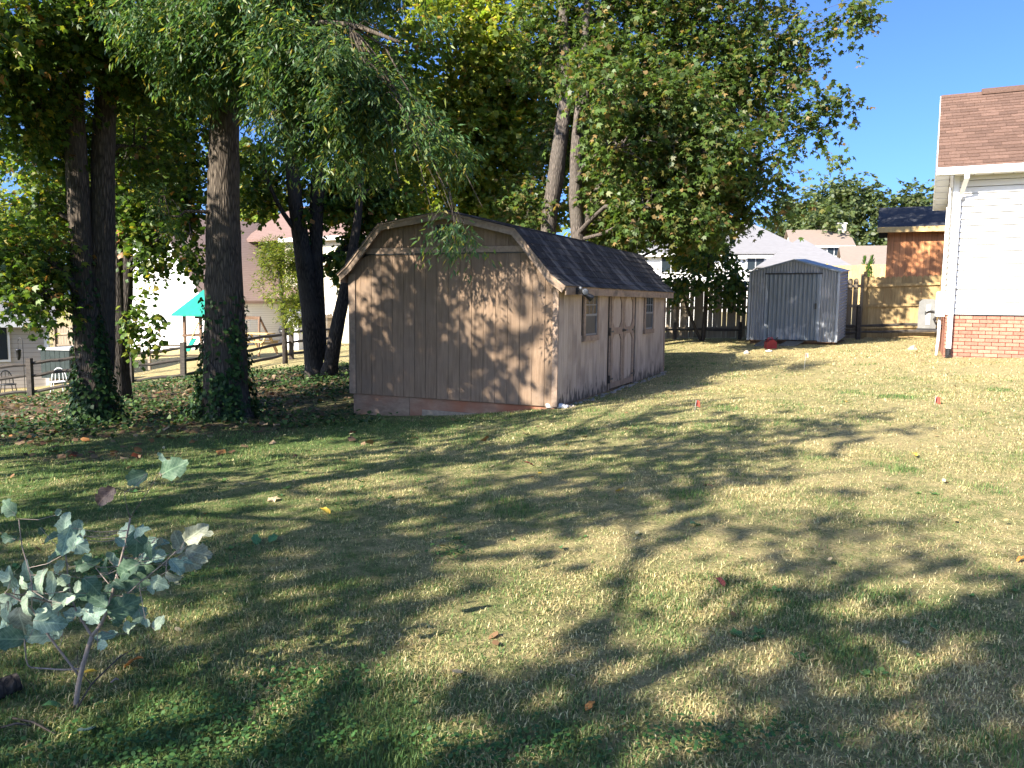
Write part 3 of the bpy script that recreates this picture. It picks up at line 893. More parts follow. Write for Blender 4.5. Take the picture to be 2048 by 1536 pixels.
# grey hose cabinet standing off the left wall on bracket arms
cp = P(1853, 657, 17.0)
cab = thing('hose_cabinet', cp, HY, 'grey plastic cabinet with a looped black hose beside the white house', 'cabinet')
bd = MB().prism([(-.17, 0, 0), (.17, 0, 0), (.18, 0, .3), (.165, 0, .56), (.1, 0, .62), (-.1, 0, .62), (-.165, 0, .56), (-.18, 0, .3)], (0, .24, 0)).build('body', M_cabinet, cab)
MB().box(-.03, .06, -.012, -.002, .08, .5).build('panel', M_greyplastic, bd)
MB().box(-.05, -.02, -.03, -.002, .3, .36).build('knob', M_black, bd)
hp = [(-.02, -.03, .34), (.06, -.05, .38), (.14, -.05, .36), (.18, -.04, .28), (.12, -.05, .2), (.17, -.04, .1), (.24, .0, .06), (.36, .05, .08)]
MB().tube(hp, .016, 6).build('hose', M_black, cab, True)
for zz in (-.02, .5):
    MB().box(.181, .46, .09, .13, zz, zz + .035).build('bracket_arm', M_black, cab)
MB().box(-.19, .19, .02, .22, -.04, -.001).build('base_tray', M_black, cab)

# ------------------------------------------------------------------ metal shed
MR = math.radians(-29)
mc = np.array([8.905, 22.0, P(1671.6, 684.6, 22.0)[2]])
MZ = float(mc[2])
ms = thing('metal_shed', mc, MR, 'galvanised corrugated metal shed with sliding door by the wood fence', 'shed')
MW, MDp, MH, MA = 2.42, 1.75, 1.93, .33
TB = .1                                           # the back stands a little higher
def corr(width, pitch, amp, top, bot, n4=8):
    n = int(width / pitch * n4) + 1
    V, F = [], []
    for i in range(n):
        u = width * i / (n - 1)
        o = amp * math.sin(2 * math.pi * u / pitch)
        o = math.copysign(min(abs(o), amp * .9), o)
        V += [(u, o, bot(u)), (u, o, top(u))]
    for i in range(n - 1):
        F.append((2 * i, 2 * i + 2, 2 * i + 3, 2 * i + 1))
    return V, F
topf = lambda u: MH + MA * (1 - abs(u - MW / 2) / (MW / 2)) - .02
dL, dR = .5, 1.92                                 # door opening, from the left end
def tr(V, f): return [f(v) for v in V]
for a, b_, lo in ((.03, dL, 0.0), (dR, MW - .03, 0.0), (dL, dR, MH - .06)):
    V, F = corr(b_ - a, .08, .026, lambda u: topf(u + a), lambda u: lo)
    MB().add(tr(V, lambda v: (v[0] + a - MW, v[1] + .02, v[2])), F).build('front_panel', M_galv, ms)
V, F = corr(dR - dL - .02, .115, .026, lambda u: MH - .075, lambda u: .03)
dr_ = MB().add(tr(V, lambda v: (v[0] + dL + .01 - MW, v[1] - .004, v[2])), F).build('sliding_door', M_galv_door, ms)
MB().box(dL - MW - .0, dL - MW + .035, -.022, .006, .03, MH - .075).build('door_edge', M_galv_door, dr_)
MB().box(dR - MW - .035, dR - MW, -.022, .006, .03, MH - .075).build('door_edge', M_galv_door, dr_)
MB().box(dR - MW - .11, dR - MW - .06, -.045, -.02, .9, 1.06).build('handle', M_black, dr_)
MB().box(dL - MW - .06, dR - MW + .06, -.03, .01, MH - .07, MH - .03).build('door_track', M_black, ms)
for xx in (dL - MW - .035, dR - MW):
    MB().box(xx, xx + .035, -.012, .03, 0, MH - .07).build('door_jamb', M_galv, ms)
for xx in (-MW - .012, -.05):
    MB().box(xx, xx + .062, -.012, .04, -.01, MH - .01).build('corner_channel', M_galv, ms)
# side and back walls
for nm, xx in (('side_panel', .0), ('side_panel', -MW)):
    V, F = [], []
    n = 150
    for i in range(n):
        z = .01 + (MH - .03) * i / (n - 1)
        o = .018 * math.sin(2 * math.pi * z / .085)
        V += [(xx + o, .05, z), (xx + o, MDp, z + TB)]
    for i in range(n - 1): F.append((2 * i, 2 * i + 1, 2 * i + 3, 2 * i + 2))
    MB().add(V, F).build(nm, M_galv, ms)
MB().prism([(-MW, MDp, TB), (0, MDp, TB), (0, MDp, MH + TB), (-MW / 2, MDp, MH + MA + TB), (-MW, MDp, MH + TB)], (0, .02, 0)).build('back_panel', M_galv, ms)
MB().box(-MW - .01, .012, MDp - .02, MDp + .03, TB, MH + TB).build('back_channel', M_galv_door, ms)
for s_ in (0, 1):
    xe = -MW - .06 if s_ == 0 else .06
    for k in range(4):
        f0, f1 = k / 4, (k + 1) / 4 - .006
        ya, yb = -.04 + (MDp + .08) * f0, -.04 + (MDp + .08) * f1
        za, zb3 = TB * f0, TB * f1
        MB().add([(xe, ya, MH - .02 + za), (-MW / 2, ya, MH + MA + za), (-MW / 2, yb, MH + MA + zb3), (xe, yb, MH - .02 + zb3),
                  (xe, ya, MH - .003 + za), (-MW / 2, ya, MH + MA + .017 + za), (-MW / 2, yb, MH + MA + .017 + zb3), (xe, yb, MH - .003 + zb3)],
                 [(0, 1, 2, 3), (7, 6, 5, 4), (0, 4, 5, 1), (1, 5, 6, 2), (2, 6, 7, 3), (3, 7, 4, 0)]).build('roof_panel', M_galv, ms)
    MB().prism([(xe, -.045, MH - .045), (-MW / 2, -.045, MH + MA - .03), (-MW / 2, -.045, MH + MA + .02), (xe, -.045, MH + .005)], (0, .02, 0)).build('gable_trim', M_galv_door, ms)
MB().box(-MW - .01, .01, .0, MDp, -.02, -.002).build('floor', M_wood, ms)
for yy in (.15, MDp - .2):
    w = ms.matrix_basis @ Vector((-1, yy, 0))
    MB().box(-MW + .05, -.05, yy, yy + .09, -.25, -.021).build('skid', M_wood, ms)
# ramp boards
for k, (a, b_) in enumerate(((-1.98, -1.62), (-1.3, -.86))):
    mid = ms.matrix_basis @ Vector(((a + b_) / 2, -.66, 0))
    z1 = float(gh(mid.x, mid.y)) - MZ + .03
    rp_ = thing('ramp_board', ms.matrix_basis @ Vector(((a + b_) / 2, -.33, 0)), MR,
                'narrow grey ramp board under the red fuel can' if k == 0 else 'wide grey ramp board leaning to the metal shed door', 'ramp', 'ramp boards at the metal shed')
    h = (b_ - a) / 2
    MB().add([(-h, .33, -.03), (h, .33, -.03), (h - .1, -.33, z1 - .03), (-h - .1, -.33, z1 - .03), (-h, .33, 0), (h, .33, 0), (h - .1, -.33, z1), (-h - .1, -.33, z1)],
             [(0, 1, 2, 3), (7, 6, 5, 4), (0, 4, 5, 1), (1, 5, 6, 2), (2, 6, 7, 3), (3, 7, 4, 0)]).build('plank', M_plank, rp_)
# red fuel can
g = G(1541, 697)
can = thing('fuel_can', g, math.radians(10), 'red plastic fuel can on the ground in front of the metal shed', 'fuel can')
MB().prism([(-.14, -.08, 0), (.14, -.08, 0), (.14, -.08, .17), (.05, -.08, .24), (-.1, -.08, .22), (-.14, -.08, .17)], (0, .17, 0)).build('body', M_red, can)
MB().tube([(-.1, 0, .21), (-.08, 0, .28), (.03, 0, .29), (.06, 0, .22)], .018, 7).build('handle', M_red, can, True)
MB().tube([(.11, 0, .19), (.14, 0, .24), (.2, 0, .3)], [.03, .02, .014], 8).build('spout', M_black, can, True)
MB().tube([(.08, 0, .2), (.08, 0, .245)], .035, 9).build('cap', M_black, can, True)
g = G(1538, 703)
lid = thing('plastic_lid', g, 0, 'small white plastic lid lying in front of the red fuel can', 'lid')
MB().tube([(0, 0, .005), (0, 0, .03)], [.09, .085], 14).build('disc', M_white_trim, lid, True)
MB().tube([(0, 0, .0305), (0, 0, .045)], [.03, .028], 10).build('knob', M_white_trim, lid, True)

# ------------------------------------------------------------------ picket fence behind
def picket_fence(name, p0, p1, height, pitch, wid, mat, label, rng, gapf=None, rails=(.3, .95, 1.55), railmat=None, posts=2.4, cap=True, zoff=0, max_obj=300, face=-1, posth=.12, notch=True):
    p0, p1 = Vector(p0), Vector(p1)
    d = p1 - p0
    L_ = d.length
    rz = math.atan2(d.y, d.x)
    base = Vector((p0.x, p0.y, float(hgt(p0.x, p0.y)) + zoff))
    t = thing(name, base, rz, label, 'fence')
    var = []
    for k in range(3):
        w = wid * (.98 + .02 * k)
        if notch:
            ring = [(0, 0, .03), (w, 0, .03), (w, 0, height - .05), (w - .03, 0, height - .01 + .004 * k), (w * .5, 0, height + .004 * k), (.03, 0, height - .01), (0, 0, height - .05)]
        else:
            ring = [(0, 0, .03), (w, 0, .03), (w, 0, height), (0, 0, height)]
        var.append(MB().prism(ring, (0, .016, 0)).mesh('picket', mat))
    n = int(L_ / pitch)
    for i in range(n):
        x = i * pitch
        w_ = p0 + d * (x / L_)
        z = float(hgt(w_.x, w_.y)) + zoff - base.z
        put('picket', rng.choice(var), t, Matrix.Translation((x + rng.uniform(-.004, .004), rng.uniform(-.002, .002), z + rng.uniform(-.012, .012))) @ Matrix.Rotation(rng.uniform(-.006, .006), 4, 'Y'))
    np_ = max(1, int(round(L_ / posts)))
    for i in range(np_ + 1):
        x = L_ * i / np_
        w_ = p0 + d * (x / L_)
        z = float(hgt(w_.x, w_.y)) + zoff - base.z
        MB().box(x - .045, x + .045, -.1 if face < 0 else .03, -.012 if face < 0 else .12, z - .2, z + height + posth).build('post', railmat or mat, t)
        if i < np_:
            x2 = L_ * (i + 1) / np_
            w2 = p0 + d * (x2 / L_)
            z2 = float(hgt(w2.x, w2.y)) + zoff - base.z
            for r in rails:
                ya, yb = (-.05, -.0125) if face < 0 else (.018, .055)
                MB().add([(x + .05, ya, z + r), (x2 - .05, ya, z2 + r), (x2 - .05, yb, z2 + r), (x + .05, yb, z + r), (x + .05, ya, z + r + .085), (x2 - .05, ya, z2 + r + .085), (x2 - .05, yb, z2 + r + .085), (x + .05, yb, z + r + .085)],
                         [(3, 2, 1, 0), (4, 5, 6, 7), (0, 1, 5, 4), (1, 2, 6, 5), (2, 3, 7, 6), (3, 0, 4, 7)]).build('fence_rail', railmat or mat, t)
    return t
rf = random.Random(31)
FA, FB = Vector((2.6, 26.85)), Vector((14.6, 23.1))
def fpt(x): 
    f = (x - FA.x) / (FB.x - FA.x); return (x, FA.y + f * (FB.y - FA.y), 0)
picket_fence('picket_fence', fpt(2.6), fpt(10.55), 1.83, .147, .138, M_picket_old, 'old grey dog-eared picket fence left of and behind the metal shed', rf, posts=2.5)
picket_fence('picket_fence', fpt(10.62), fpt(14.6), 1.86, .142, .141, M_picket, 'tight-boarded yellow picket fence between metal shed and white house', rf, posts=2.3, posth=.16)

# dark split rail fence in front of the pickets
def split_fence(name, pts, heights, railz, label, mat, rng, rr_=.05, postr=.075, group=None, ptop=1.15, cat='fence'):
    base = pts[0]
    t = thing(name, base, 0, label, cat, group)
    B = Vector(map(float, base))
    for i, p in enumerate(pts):
        v = Vector(map(float, p)) - B
        w = postr
        lean = rng.uniform(-.02, .02)
        b_ = MB()
        ring = [(v.x - w, v.y - w * .8, v.z - .2), (v.x + w * .9, v.y - w, v.z - .2), (v.x + w, v.y + w * .8, v.z - .2), (v.x - w * .9, v.y + w, v.z - .2)]
        b_.prism(ring, (lean, lean * .5, ptop + .2))
        b_.build('post', mat, t)
        if i + 1 < len(pts):
            u = Vector(map(float, pts[i + 1])) - B
            for r in railz:
                q = [v.lerp(u, f) + Vector((rng.uniform(-.02, .02), 0, r + rng.uniform(-.025, .025))) for f in (-.02, .2, .4, .6, .8, 1.02)]
                MB().tube(q, [rr_ * .7, rr_ * 1.05, rr_, rr_ * 1.1, rr_, rr_ * .7], 6, wob=.16, rng=rng).build('rail', mat, t)
    return t
def dpt(x, back=.42):
    q = fpt(x); y = q[1] - back
    return (x, y, float(hgt(x, y)))
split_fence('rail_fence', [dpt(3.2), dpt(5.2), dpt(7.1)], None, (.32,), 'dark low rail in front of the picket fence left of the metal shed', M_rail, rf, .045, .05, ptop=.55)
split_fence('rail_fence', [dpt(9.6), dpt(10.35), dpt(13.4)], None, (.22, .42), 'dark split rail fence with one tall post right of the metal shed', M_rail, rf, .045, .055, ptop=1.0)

# ------------------------------------------------------------------ cedar shed beyond the fence
c0 = P(1772, 548, 28.0)
cz = float(hgt(c0[0], c0[1]))
cs = thing('cedar_shed', (c0[0], c0[1], cz), math.radians(-25), 'orange cedar-stained shed with dark roof rising behind the picket fence', 'shed')
ct = P(1772, 462, 28.0)[2] - cz
rng = random.Random(8)
MB().box(.01, 4.2, .02, 3.0, -.1, ct).build('wall_core', M_siding_dark, cs)
for i in range(22):
    MB().box(.0 + i * .19 + .003, .19 + i * .19 - .003, -.004, .018, -.1, ct).build('wall_board', M_cedar, cs)
MB().box(-.02, .0, -.02, 3.0, -.1, ct).build('side_wall', M_cedar, cs)
rz_ = P(1772, 419, 29.3)[2] - cz
MB().prism([(-.35, -.4, ct + .02), (-.35, 1.5, rz_), (-.35, 3.4, ct + .02), (-.35, 3.4, ct + .1), (-.35, 1.5, rz_ + .08), (-.35, -.4, ct + .1)], (4.9, 0, 0)).build('roof', M_navyroof, cs)
MB().box(-.35, 4.5, -.43, -.402, ct - .08, ct + .1).build('fascia', M_picket_new, cs)
MB().prism([(-.34, -.38, ct - .08), (-.34, 1.5, rz_ - .1), (-.34, 1.5, rz_ - .01), (-.34, -.38, ct + .015)], (.025, 0, 0)).build('rake_board', M_siding_dark, cs)

# new fence and small conifers beyond
q0, q1 = P(1660, 552, 36), P(1775, 552, 36)
picket_fence('picket_fence', (q0[0], 36.4, 0), (q1[0] + .3, 35.8, 0), 1.8, .15, .149, M_picket_new, 'pale new board fence far behind the metal shed', rf, zoff=P(1700, 531, 36)[2] - 1.8 - float(hgt(q0[0], 36.2)), face=1, notch=False)

# ------------------------------------------------------------------ far houses on the right
def gable_house(name, p, rz, wid, dep, h, ridge, mw, mr, label, over=.3, axis='x', windows=(), chimney=None, zb=-3.0, hip=False, apex=None, hleft=None):
    t = thing(name, p, rz, label, 'house')
    if axis == 'x':          # ridge runs along x, eave faces the viewer
        if hip:
            MB().box(0, wid, 0, dep, zb, h - .01).build('wall', mw, t)
        else:
            MB().prism([(0, 0, zb), (0, dep, zb), (0, dep, h), (0, dep / 2, ridge - .05), (0, 0, h)], (wid, 0, 0)).build('wall', mw, t)
        if hip:
            hw = min(dep / 2, wid / 2 - .2)
            a = [(-over, -over, h), (wid + over, -over, h), (wid + over, dep + over, h), (-over, dep + over, h), (hw, dep / 2, ridge), (wid - hw, dep / 2, ridge)]
            for f in ((0, 1, 5, 4), (1, 2, 5), (2, 3, 4, 5), (3, 0, 4)):
                ring = [Vector(a[i]) for i in f]
                MB().prism(ring, (0, 0, .1)).build('roof_slope', mr, t)
        else:
            for s_ in (0, 1):
                yy = (lambda y: y) if s_ == 0 else (lambda y: dep - y)
                k = (ridge - h) / (dep / 2)
                MB().prism([(-over, yy(-over), h - over * k), (-over, yy(dep / 2), ridge), (-over, yy(dep / 2), ridge + .12), (-over, yy(-over), h - over * k + .12)], (wid + 2 * over, 0, 0)).build('roof_slope', mr, t)
        MB().box(-over, wid + over, -over - .1, -over - .001, h - over * .4 - .18, h - over * .4 + .02).build('gutter', M_white_trim, t)
    else:                    # gable faces the viewer
        ap = wid / 2 if apex is None else apex
        hl = h if hleft is None else hleft
        MB().prism([(0, 0, zb), (wid, 0, zb), (wid, 0, h), (ap, 0, ridge - .05), (0, 0, hl)], (0, dep, 0)).build('wall', mw, t)
        for (xe, he_, sg) in ((0, hl, -1), (wid, h, 1)):
            k = (ridge - he_) / abs(ap - xe)
            xo = xe + sg * over
            MB().prism([(xo, -over, he_ - over * k), (ap, -over, ridge), (ap, -over, ridge + .15), (xo, -over, he_ - over * k + .15)], (0, dep + 2 * over, 0)).build('roof_slope', mr, t)
            MB().prism([(xo, -over - .03, he_ - over * k - .12), (ap, -over - .03, ridge - .12), (ap, -over - .03, ridge + .14), (xo, -over - .03, he_ - over * k + .14)], (0, .028, 0)).build('rake_board', M_white_trim, t)
    for (x, z, w, h_) in windows:
        f = MB().box(x - .08, x + w + .08, -.06, -.002, z - .08, z + h_ + .08).build('window', M_white_trim, t)
        MB().box(x, x + w / 2 - .03, -.075, -.061, z, z + h_).build('pane', M_glass, f)
        MB().box(x + w / 2 + .03, x + w, -.075, -.061, z, z + h_).build('pane', M_glass, f)
    if chimney:
        x, y, w, z0, z1 = chimney
        c_ = MB().box(x, x + w, y, y + w, z0, z1).build('chimney', M_lap_beige, t)
        MB().box(x - .08, x + w + .08, y - .08, y + w + .08, z1 + .001, z1 + .12).build('chimney_cap', M_white_trim, c_)
    return t
def zrel(px, py, Y, z0): return float(P(px, py, Y)[2]) - z0
b = P(1380, 545, 62); z0 = float(b[2])
gable_house('grey_roof_house', b, math.radians(-12), 8.6, 9, zrel(1480, 510, 62, z0), zrel(1560, 448, 66, z0), M_lap_white, M_roof_grey, 'large white house with a pale grey hip roof behind the fence', hip=True, windows=((1.2, .2, 1.2, 1.1), (4.2, .2, 1.2, 1.1)))
b = P(1522, 545, 54); z0 = float(b[2])
gable_house('grey_roof_house', b, math.radians(-14), 5.4, 6, zrel(1560, 536, 54, z0), zrel(1600, 482, 56.6, z0), M_lap_white, M_roof_grey, 'low grey hip-roofed wing just above the metal shed roof', hip=True)
b = P(1585, 540, 80); z0 = float(b[2])
gable_house('beige_house', b, math.radians(-10), 5.4, 6, zrel(1640, 490, 80, z0), zrel(1640, 463, 83, z0), M_lap_beige, M_roof_tan, 'beige house with tan roof and a chimney at its right end', chimney=(4.6, 2.4, .75, zrel(1690, 466, 82, z0), zrel(1690, 449, 82, z0)), windows=((3.2, 1.4, 1.2, 1.0),))
b = P(1690, 545, 72); z0 = float(b[2])
gable_house('tan_roof_house', b, math.radians(-16), 3.6, 6, zrel(1730, 531, 72, z0), zrel(1730, 495, 75, z0), M_lap_beige, M_roof_tan, 'low house with a plain tan roof left of the cedar shed')
b = P(1270, 560, 50); z0 = float(b[2])
gable_house('white_far_house', b, math.radians(-10), 5.2, 6, zrel(1350, 505, 50, z0), zrel(1370, 462, 53, z0), M_lap_white, M_roof_grey, 'white house glimpsed through leaves between barn shed and metal shed', windows=((1.6, .5, 1.1, .9), (3.4, .5, 1.1, .9)))

# ------------------------------------------------------------------ neighbours on the left
rl_ = random.Random(44)
b = P(413, 690, 39.0); z0 = float(b[2])
rzN = math.radians(-33)
cx_, sx_ = math.cos(rzN), math.sin(rzN)
wN = 12.0
org = (b[0] - wN * cx_, b[1] - wN * sx_, z0)
nh = gable_house('gabled_house', org, rzN, wN, 9, 1.65 - z0, 5.7 - z0, M_lap_white, M_roof_brown, 'white house with a steep brown-roofed gable seen between the left trunks', axis='y', over=.3, zb=-1.5, apex=wN - 3.6, hleft=4.5 - z0)
# set-back wing of the same house
wy = 5.0
he = float(P(520, 478, 44)[2]) - z0
MB().box(wN + .002, wN + 7.2, wy, wy + 6, -1.5, he).build('wing_wall', M_lap_cream, nh)
for s_ in (0, 1):
    yy = (lambda y: y) if s_ == 0 else (lambda y: 2 * wy + 6 - y)
    MB().prism([(wN - 3, yy(wy - .35), he - .15), (wN - 3, yy(wy + 3), he + 1.9), (wN - 3, yy(wy + 3), he + 2.05), (wN - 3, yy(wy - .35), he)], (10.6, 0, 0)).build('wing_roof', M_roof_wing, nh)
MB().box(wN, wN + 7.4, wy - .45, wy - .351, he - .25, he - .05).build('gutter', M_white_trim, nh)
for k in range(2):
    x = wN + 2.35 + k * .62
    d = MB().box(x, x + .58, wy - .05, wy - .002, -.2, 2.0).build('door', M_white_trim, nh)
    MB().box(x + .1, x + .48, wy - .062, wy - .051, .1, 1.85).build('pane', M_greyplastic, d)
MB().box(wN + 2.1, wN + 3.75, wy - .04, wy - .001, 2.02, 2.2).build('door_head', M_white_trim, nh)
# porch roof over the wing's left part
MB().prism([(wN + .05, wy - .01, 2.75), (wN + .05, wy - 1.6, 2.3), (wN + .05, wy - 1.6, 2.42), (wN + .05, wy - .01, 2.9)], (2.0, 0, 0)).build('porch_roof', M_roof_wing, nh)

b = P(101, 775, 30.0); z0 = float(b[2])
rzS = math.radians(32)
sh = gable_house('grey_house', (b[0] - 7 * math.cos(rzS), b[1] - 7 * math.sin(rzS), z0), rzS, 7, 5, zrel(60, 637, 30, z0), zrel(60, 540, 32.4, z0), M_lap_grey, M_roof_grey,
                 'small grey-sided house with pale roof at the left edge', windows=((4.4, 1.1, 1.3, 1.25),), zb=-1)
MB().box(6.86, 7.03, -.04, -.003, .0, zrel(60, 640, 30, z0)).build('corner_board', M_white_trim, sh)
zt_ = zrel(60, 640, 30, z0)
MB().tube([(7.15, -.36, zt_ + .05), (7.15, -.3, zt_ - .15), (7.0, -.1, zt_ - .4), (7.0, -.08, zt_ - .6), (7.0, -.08, .1)], .05, 8).build('downspout', M_white_trim, sh, True)
MB().box(0, 7.0, -.02, -.001, -.6, .05).build('foundation', M_concrete, sh)

# split rail fence across the left
def gp(px, py, Y):
    q = P(px, py, Y)
    return (float(q[0]), Y, float(q[2]))
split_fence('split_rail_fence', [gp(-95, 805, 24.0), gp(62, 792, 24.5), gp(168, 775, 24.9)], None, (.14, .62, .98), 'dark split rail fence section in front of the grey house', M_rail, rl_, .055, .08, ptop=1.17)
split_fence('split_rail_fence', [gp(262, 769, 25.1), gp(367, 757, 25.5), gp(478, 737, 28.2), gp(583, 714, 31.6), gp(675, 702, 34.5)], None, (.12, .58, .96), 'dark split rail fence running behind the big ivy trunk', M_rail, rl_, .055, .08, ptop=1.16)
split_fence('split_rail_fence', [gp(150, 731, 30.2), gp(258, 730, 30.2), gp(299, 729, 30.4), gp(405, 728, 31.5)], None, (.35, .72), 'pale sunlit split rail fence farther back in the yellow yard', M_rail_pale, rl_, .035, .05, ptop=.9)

# pickets far behind
q0, q1 = P(112, 692, 37), P(185, 692, 37)
picket_fence('picket_fence', (q0[0], 37.0, 0), (q1[0], 36.6, 0), 1.2, .15, .135, M_picket_old, 'short grey picket fence against the white house wall', rl_, zoff=float(q0[2]) - float(hgt(q0[0], 37.0)) - .3, rails=(.3, .8), posts=1.2)
q0, q1 = P(595, 700, 40), P(760, 698, 42)
picket_fence('picket_fence', (q0[0], 40.0, 0), (q1[0], 42.0, 0), 1.75, .15, .145, M_picket_old, 'grey board fence behind the three dark trunks', rl_, zoff=float(q0[2]) - float(hgt(q0[0], 40.0)), posts=2.4)

# play set
t0 = gp(415, 702, 33.0)
ps = thing('play_set', t0, math.radians(-8), 'wooden swing set with a teal canopy roof behind the ivy trunk', 'play set')
zc0 = float(P(415, 629, 33)[2]) - t0[2]; zc1 = float(P(415, 580, 33)[2]) - t0[2]
hw = .98
cn = MB()
cn.add([(-hw, -hw, zc0), (hw, -hw, zc0), (hw, hw, zc0), (-hw, hw, zc0), (-.12, 0, zc1), (.12, 0, zc1)], [(0, 1, 5, 4), (1, 2, 5), (2, 3, 4, 5), (3, 0, 4)])
cn.add([(-hw, -hw, zc0 - .06), (hw, -hw, zc0 - .06), (hw, hw, zc0 - .06), (-hw, hw, zc0 - .06), (-hw, -hw, zc0 - .001), (hw, -hw, zc0 - .001), (hw, hw, zc0 - .001), (-hw, hw, zc0 - .001)],
       [(0, 1, 5, 4), (1, 2, 6, 5), (2, 3, 7, 6), (3, 0, 4, 7)])
cn.build('canopy', M_teal, ps)
for sx in (-.62, .62):
    for sy in (-.62, .62):
        MB().box(sx - .05, sx + .05, sy - .05, sy + .05, -.2, zc0 + .25).build('post', M_wood, ps)
MB().box(-.7, .7, -.7, .7, .62, .7).build('deck', M_wood, ps)
MB().tube([(-.55, -.7, .0), (.05, -.72, 1.2)], .035, 6).build('ladder_rail', M_picket_new, ps)
MB().prism([(-.3, -.66, .5), (-.1, -.66, .5), (-.1, -1.2, .05), (-.3, -1.2, .05)], (0, 0, .05)).build('slide', M_teal, ps)
bx1 = float(P(527, 633, 33)[0]) - t0[0]; bz = float(P(527, 634, 33)[2]) - t0[2]
MB().box(-.5, bx1, -.05, .05, bz - .1, bz + .03).build('beam', M_wood, ps)
for sy in (-.85, .85):
    MB().tube([(bx1 - .05, 0, bz), (bx1 + .3, sy, -.1)], .05, 6).build('leg', M_wood, ps)
for xx in (1.0, 1.7):
    sw = MB().box(xx - .22, xx + .22, -.08, .08, .5, .53).build('swing_seat', M_teal, ps)
    for e in (-.2, .2):
        MB().tube([(xx + e, 0, .53), (xx + e, 0, bz - .1)], .008, 4).build('chain', M_greyplastic, sw)

# white playhouse, picnic table and grill near the wing
t0 = gp(583, 692, 37.0)
wp = thing('white_playhouse', t0, math.radians(-25), 'small bright white playhouse behind the yellow-green cedar', 'playhouse')
MB().prism([(-.4, 0, -.2), (.4, 0, -.2), (.4, 0, 1.2), (0, 0, 1.65), (-.4, 0, 1.2)], (0, .9, 0)).build('wall', M_white_trim, wp)
for s_ in (-1, 1):
    MB().prism([(0, -.06, 1.66), (.5 * s_, -.06, 1.11), (.5 * s_, -.06, 1.16), (0, -.06, 1.71)], (0, 1.02, 0)).build('roof_slope', M_white_paint, wp)
MB().box(-.15, .15, -.02, -.002, .0, .9).build('door', M_greyplastic, wp)
t0 = gp(518, 702, 31.0)
pt = thing('picnic_table', t0, math.radians(-15), 'pale wooden picnic table in the yard behind the rail fence', 'table')
for k in range(4):
    MB().box(-.55, .55, -.3 + k * .15, -.16 + k * .15, .66, .7).build('table_plank', M_picket_new, pt)
for sy in (-.6, .48):
    MB().box(-.55, .55, sy, sy + .14, .36, .4).build('bench_plank', M_picket_new, pt)
for sx in (-.4, .4):
    MB().tube([(sx, -.65, -.03), (sx, -.1, .66)], .035, 6).build('leg', M_picket_new, pt)
    MB().tube([(sx, .65, -.03), (sx, .1, .66)], .035, 6).build('leg', M_picket_new, pt)
    MB().box(sx + .04, sx + .08, -.6, .6, .3, .36).build('bench_support', M_picket_new, pt)
t0 = gp(571, 696, 32.0)
gr_ = thing('charcoal_grill', t0, .3, 'black kettle grill beside the pale picnic table', 'grill')
MB().tube([(0, 0, .5), (0, 0, .6), (0, 0, .72)], [.12, .24, .27], 14).build('bowl', M_black, gr_, True)
MB().tube([(0, 0, .725), (0, 0, .85), (0, 0, .93)], [.27, .22, .06], 14).build('lid', M_black, gr_, True)
for k in range(3):
    a = k * 2.1
    MB().tube([(.12 * math.cos(a), .12 * math.sin(a), .55), (.26 * math.cos(a), .26 * math.sin(a), -.03)], .014, 5).build('leg', M_black, gr_)

# dark tub with pale cover
t0 = gp(135, 748, 28.0)
tub = thing('hot_tub', t0, math.radians(-10), 'dark green square tub with a pale cover beyond the rail fence', 'tub')
for k in range(6):
    MB().box(-.56 + k * .187, -.385 + k * .187, -.56, -.545, -.1, .86).build('panel', M_tubgreen, tub)
MB().box(-.57, .57, -.544, .56, -.1, .86).build('shell', M_tubgreen, tub)
MB().prism([(-.6, -.6, .87), (.6, -.6, .87), (.6, -.6, .93), (0, -.6, .98), (-.6, -.6, .93)], (0, 1.2, 0)).build('cover', M_greyplastic, tub)

# bird feeder on a hook
t0 = gp(51, 795, 24.0)
bf = thing('bird_feeder', t0, 0, 'dark tube bird feeder hanging from a shepherd hook by the fence post', 'bird feeder')
zt = float(P(51, 676, 24)[2]) - t0[2]
MB().tube([(0, 0, -.1), (0, 0, zt - .08), (-.02, 0, zt - .02), (-.07, 0, zt), (-.12, 0, zt - .03), (-.14, 0, zt - .1)], .01, 6).build('hook', M_black, bf, True)
fz = float(P(41, 698, 24)[2]) - t0[2]
MB().tube([(-.14, 0, zt - .1), (-.14, 0, fz)], .004, 4).build('wire', M_black, bf)
MB().tube([(-.14, 0, fz), (-.14, 0, fz - .03), (-.14, 0, fz - .04), (-.14, 0, fz - .2), (-.14, 0, fz - .33)], [.04, .09, .07, .065, .03], 10).build('tube', M_black, bf, True)

# patio chairs
def chair(px, py, Y, rz, mat, label, s=1.0):
    t0 = gp(px, py, Y)
    c = thing('patio_chair', t0, rz, label, 'chair', 'patio chairs by the grey house')
    MB().tube([(.22 * math.cos(a), .22 * math.sin(a), .43) for a in np.linspace(0, 6.28, 17)], .016, 6).build('seat_ring', mat, c, True)
    MB().tube([(0, 0, .42), (0, 0, .44)], [.2, .2], 14).build('seat', mat, c)
    back = [(-.22 * math.cos(a), .2, .44 + .42 * math.sin(a)) for a in np.linspace(0, math.pi, 13)]
    bk = MB().tube(back, .018, 6).build('backrest', mat, c, True)
    for k in (-.1, 0, .1):
        MB().tube([(k * 1.2, .2, .44), (k, .21, .44 + .38 * math.sqrt(1 - (k / .24) ** 2))], .01, 5).build('spindle', mat, bk)
    for sx in (-1, 1):
        for sy in (-1, 1):
            MB().tube([(.15 * sx, .15 * sy, .42), (.2 * sx, .2 * sy, -.03)], .014, 5).build('leg', mat, c)
chair(117, 790, 25.6, .3, M_white_trim, 'white metal patio chair with a round back by the dark tub')
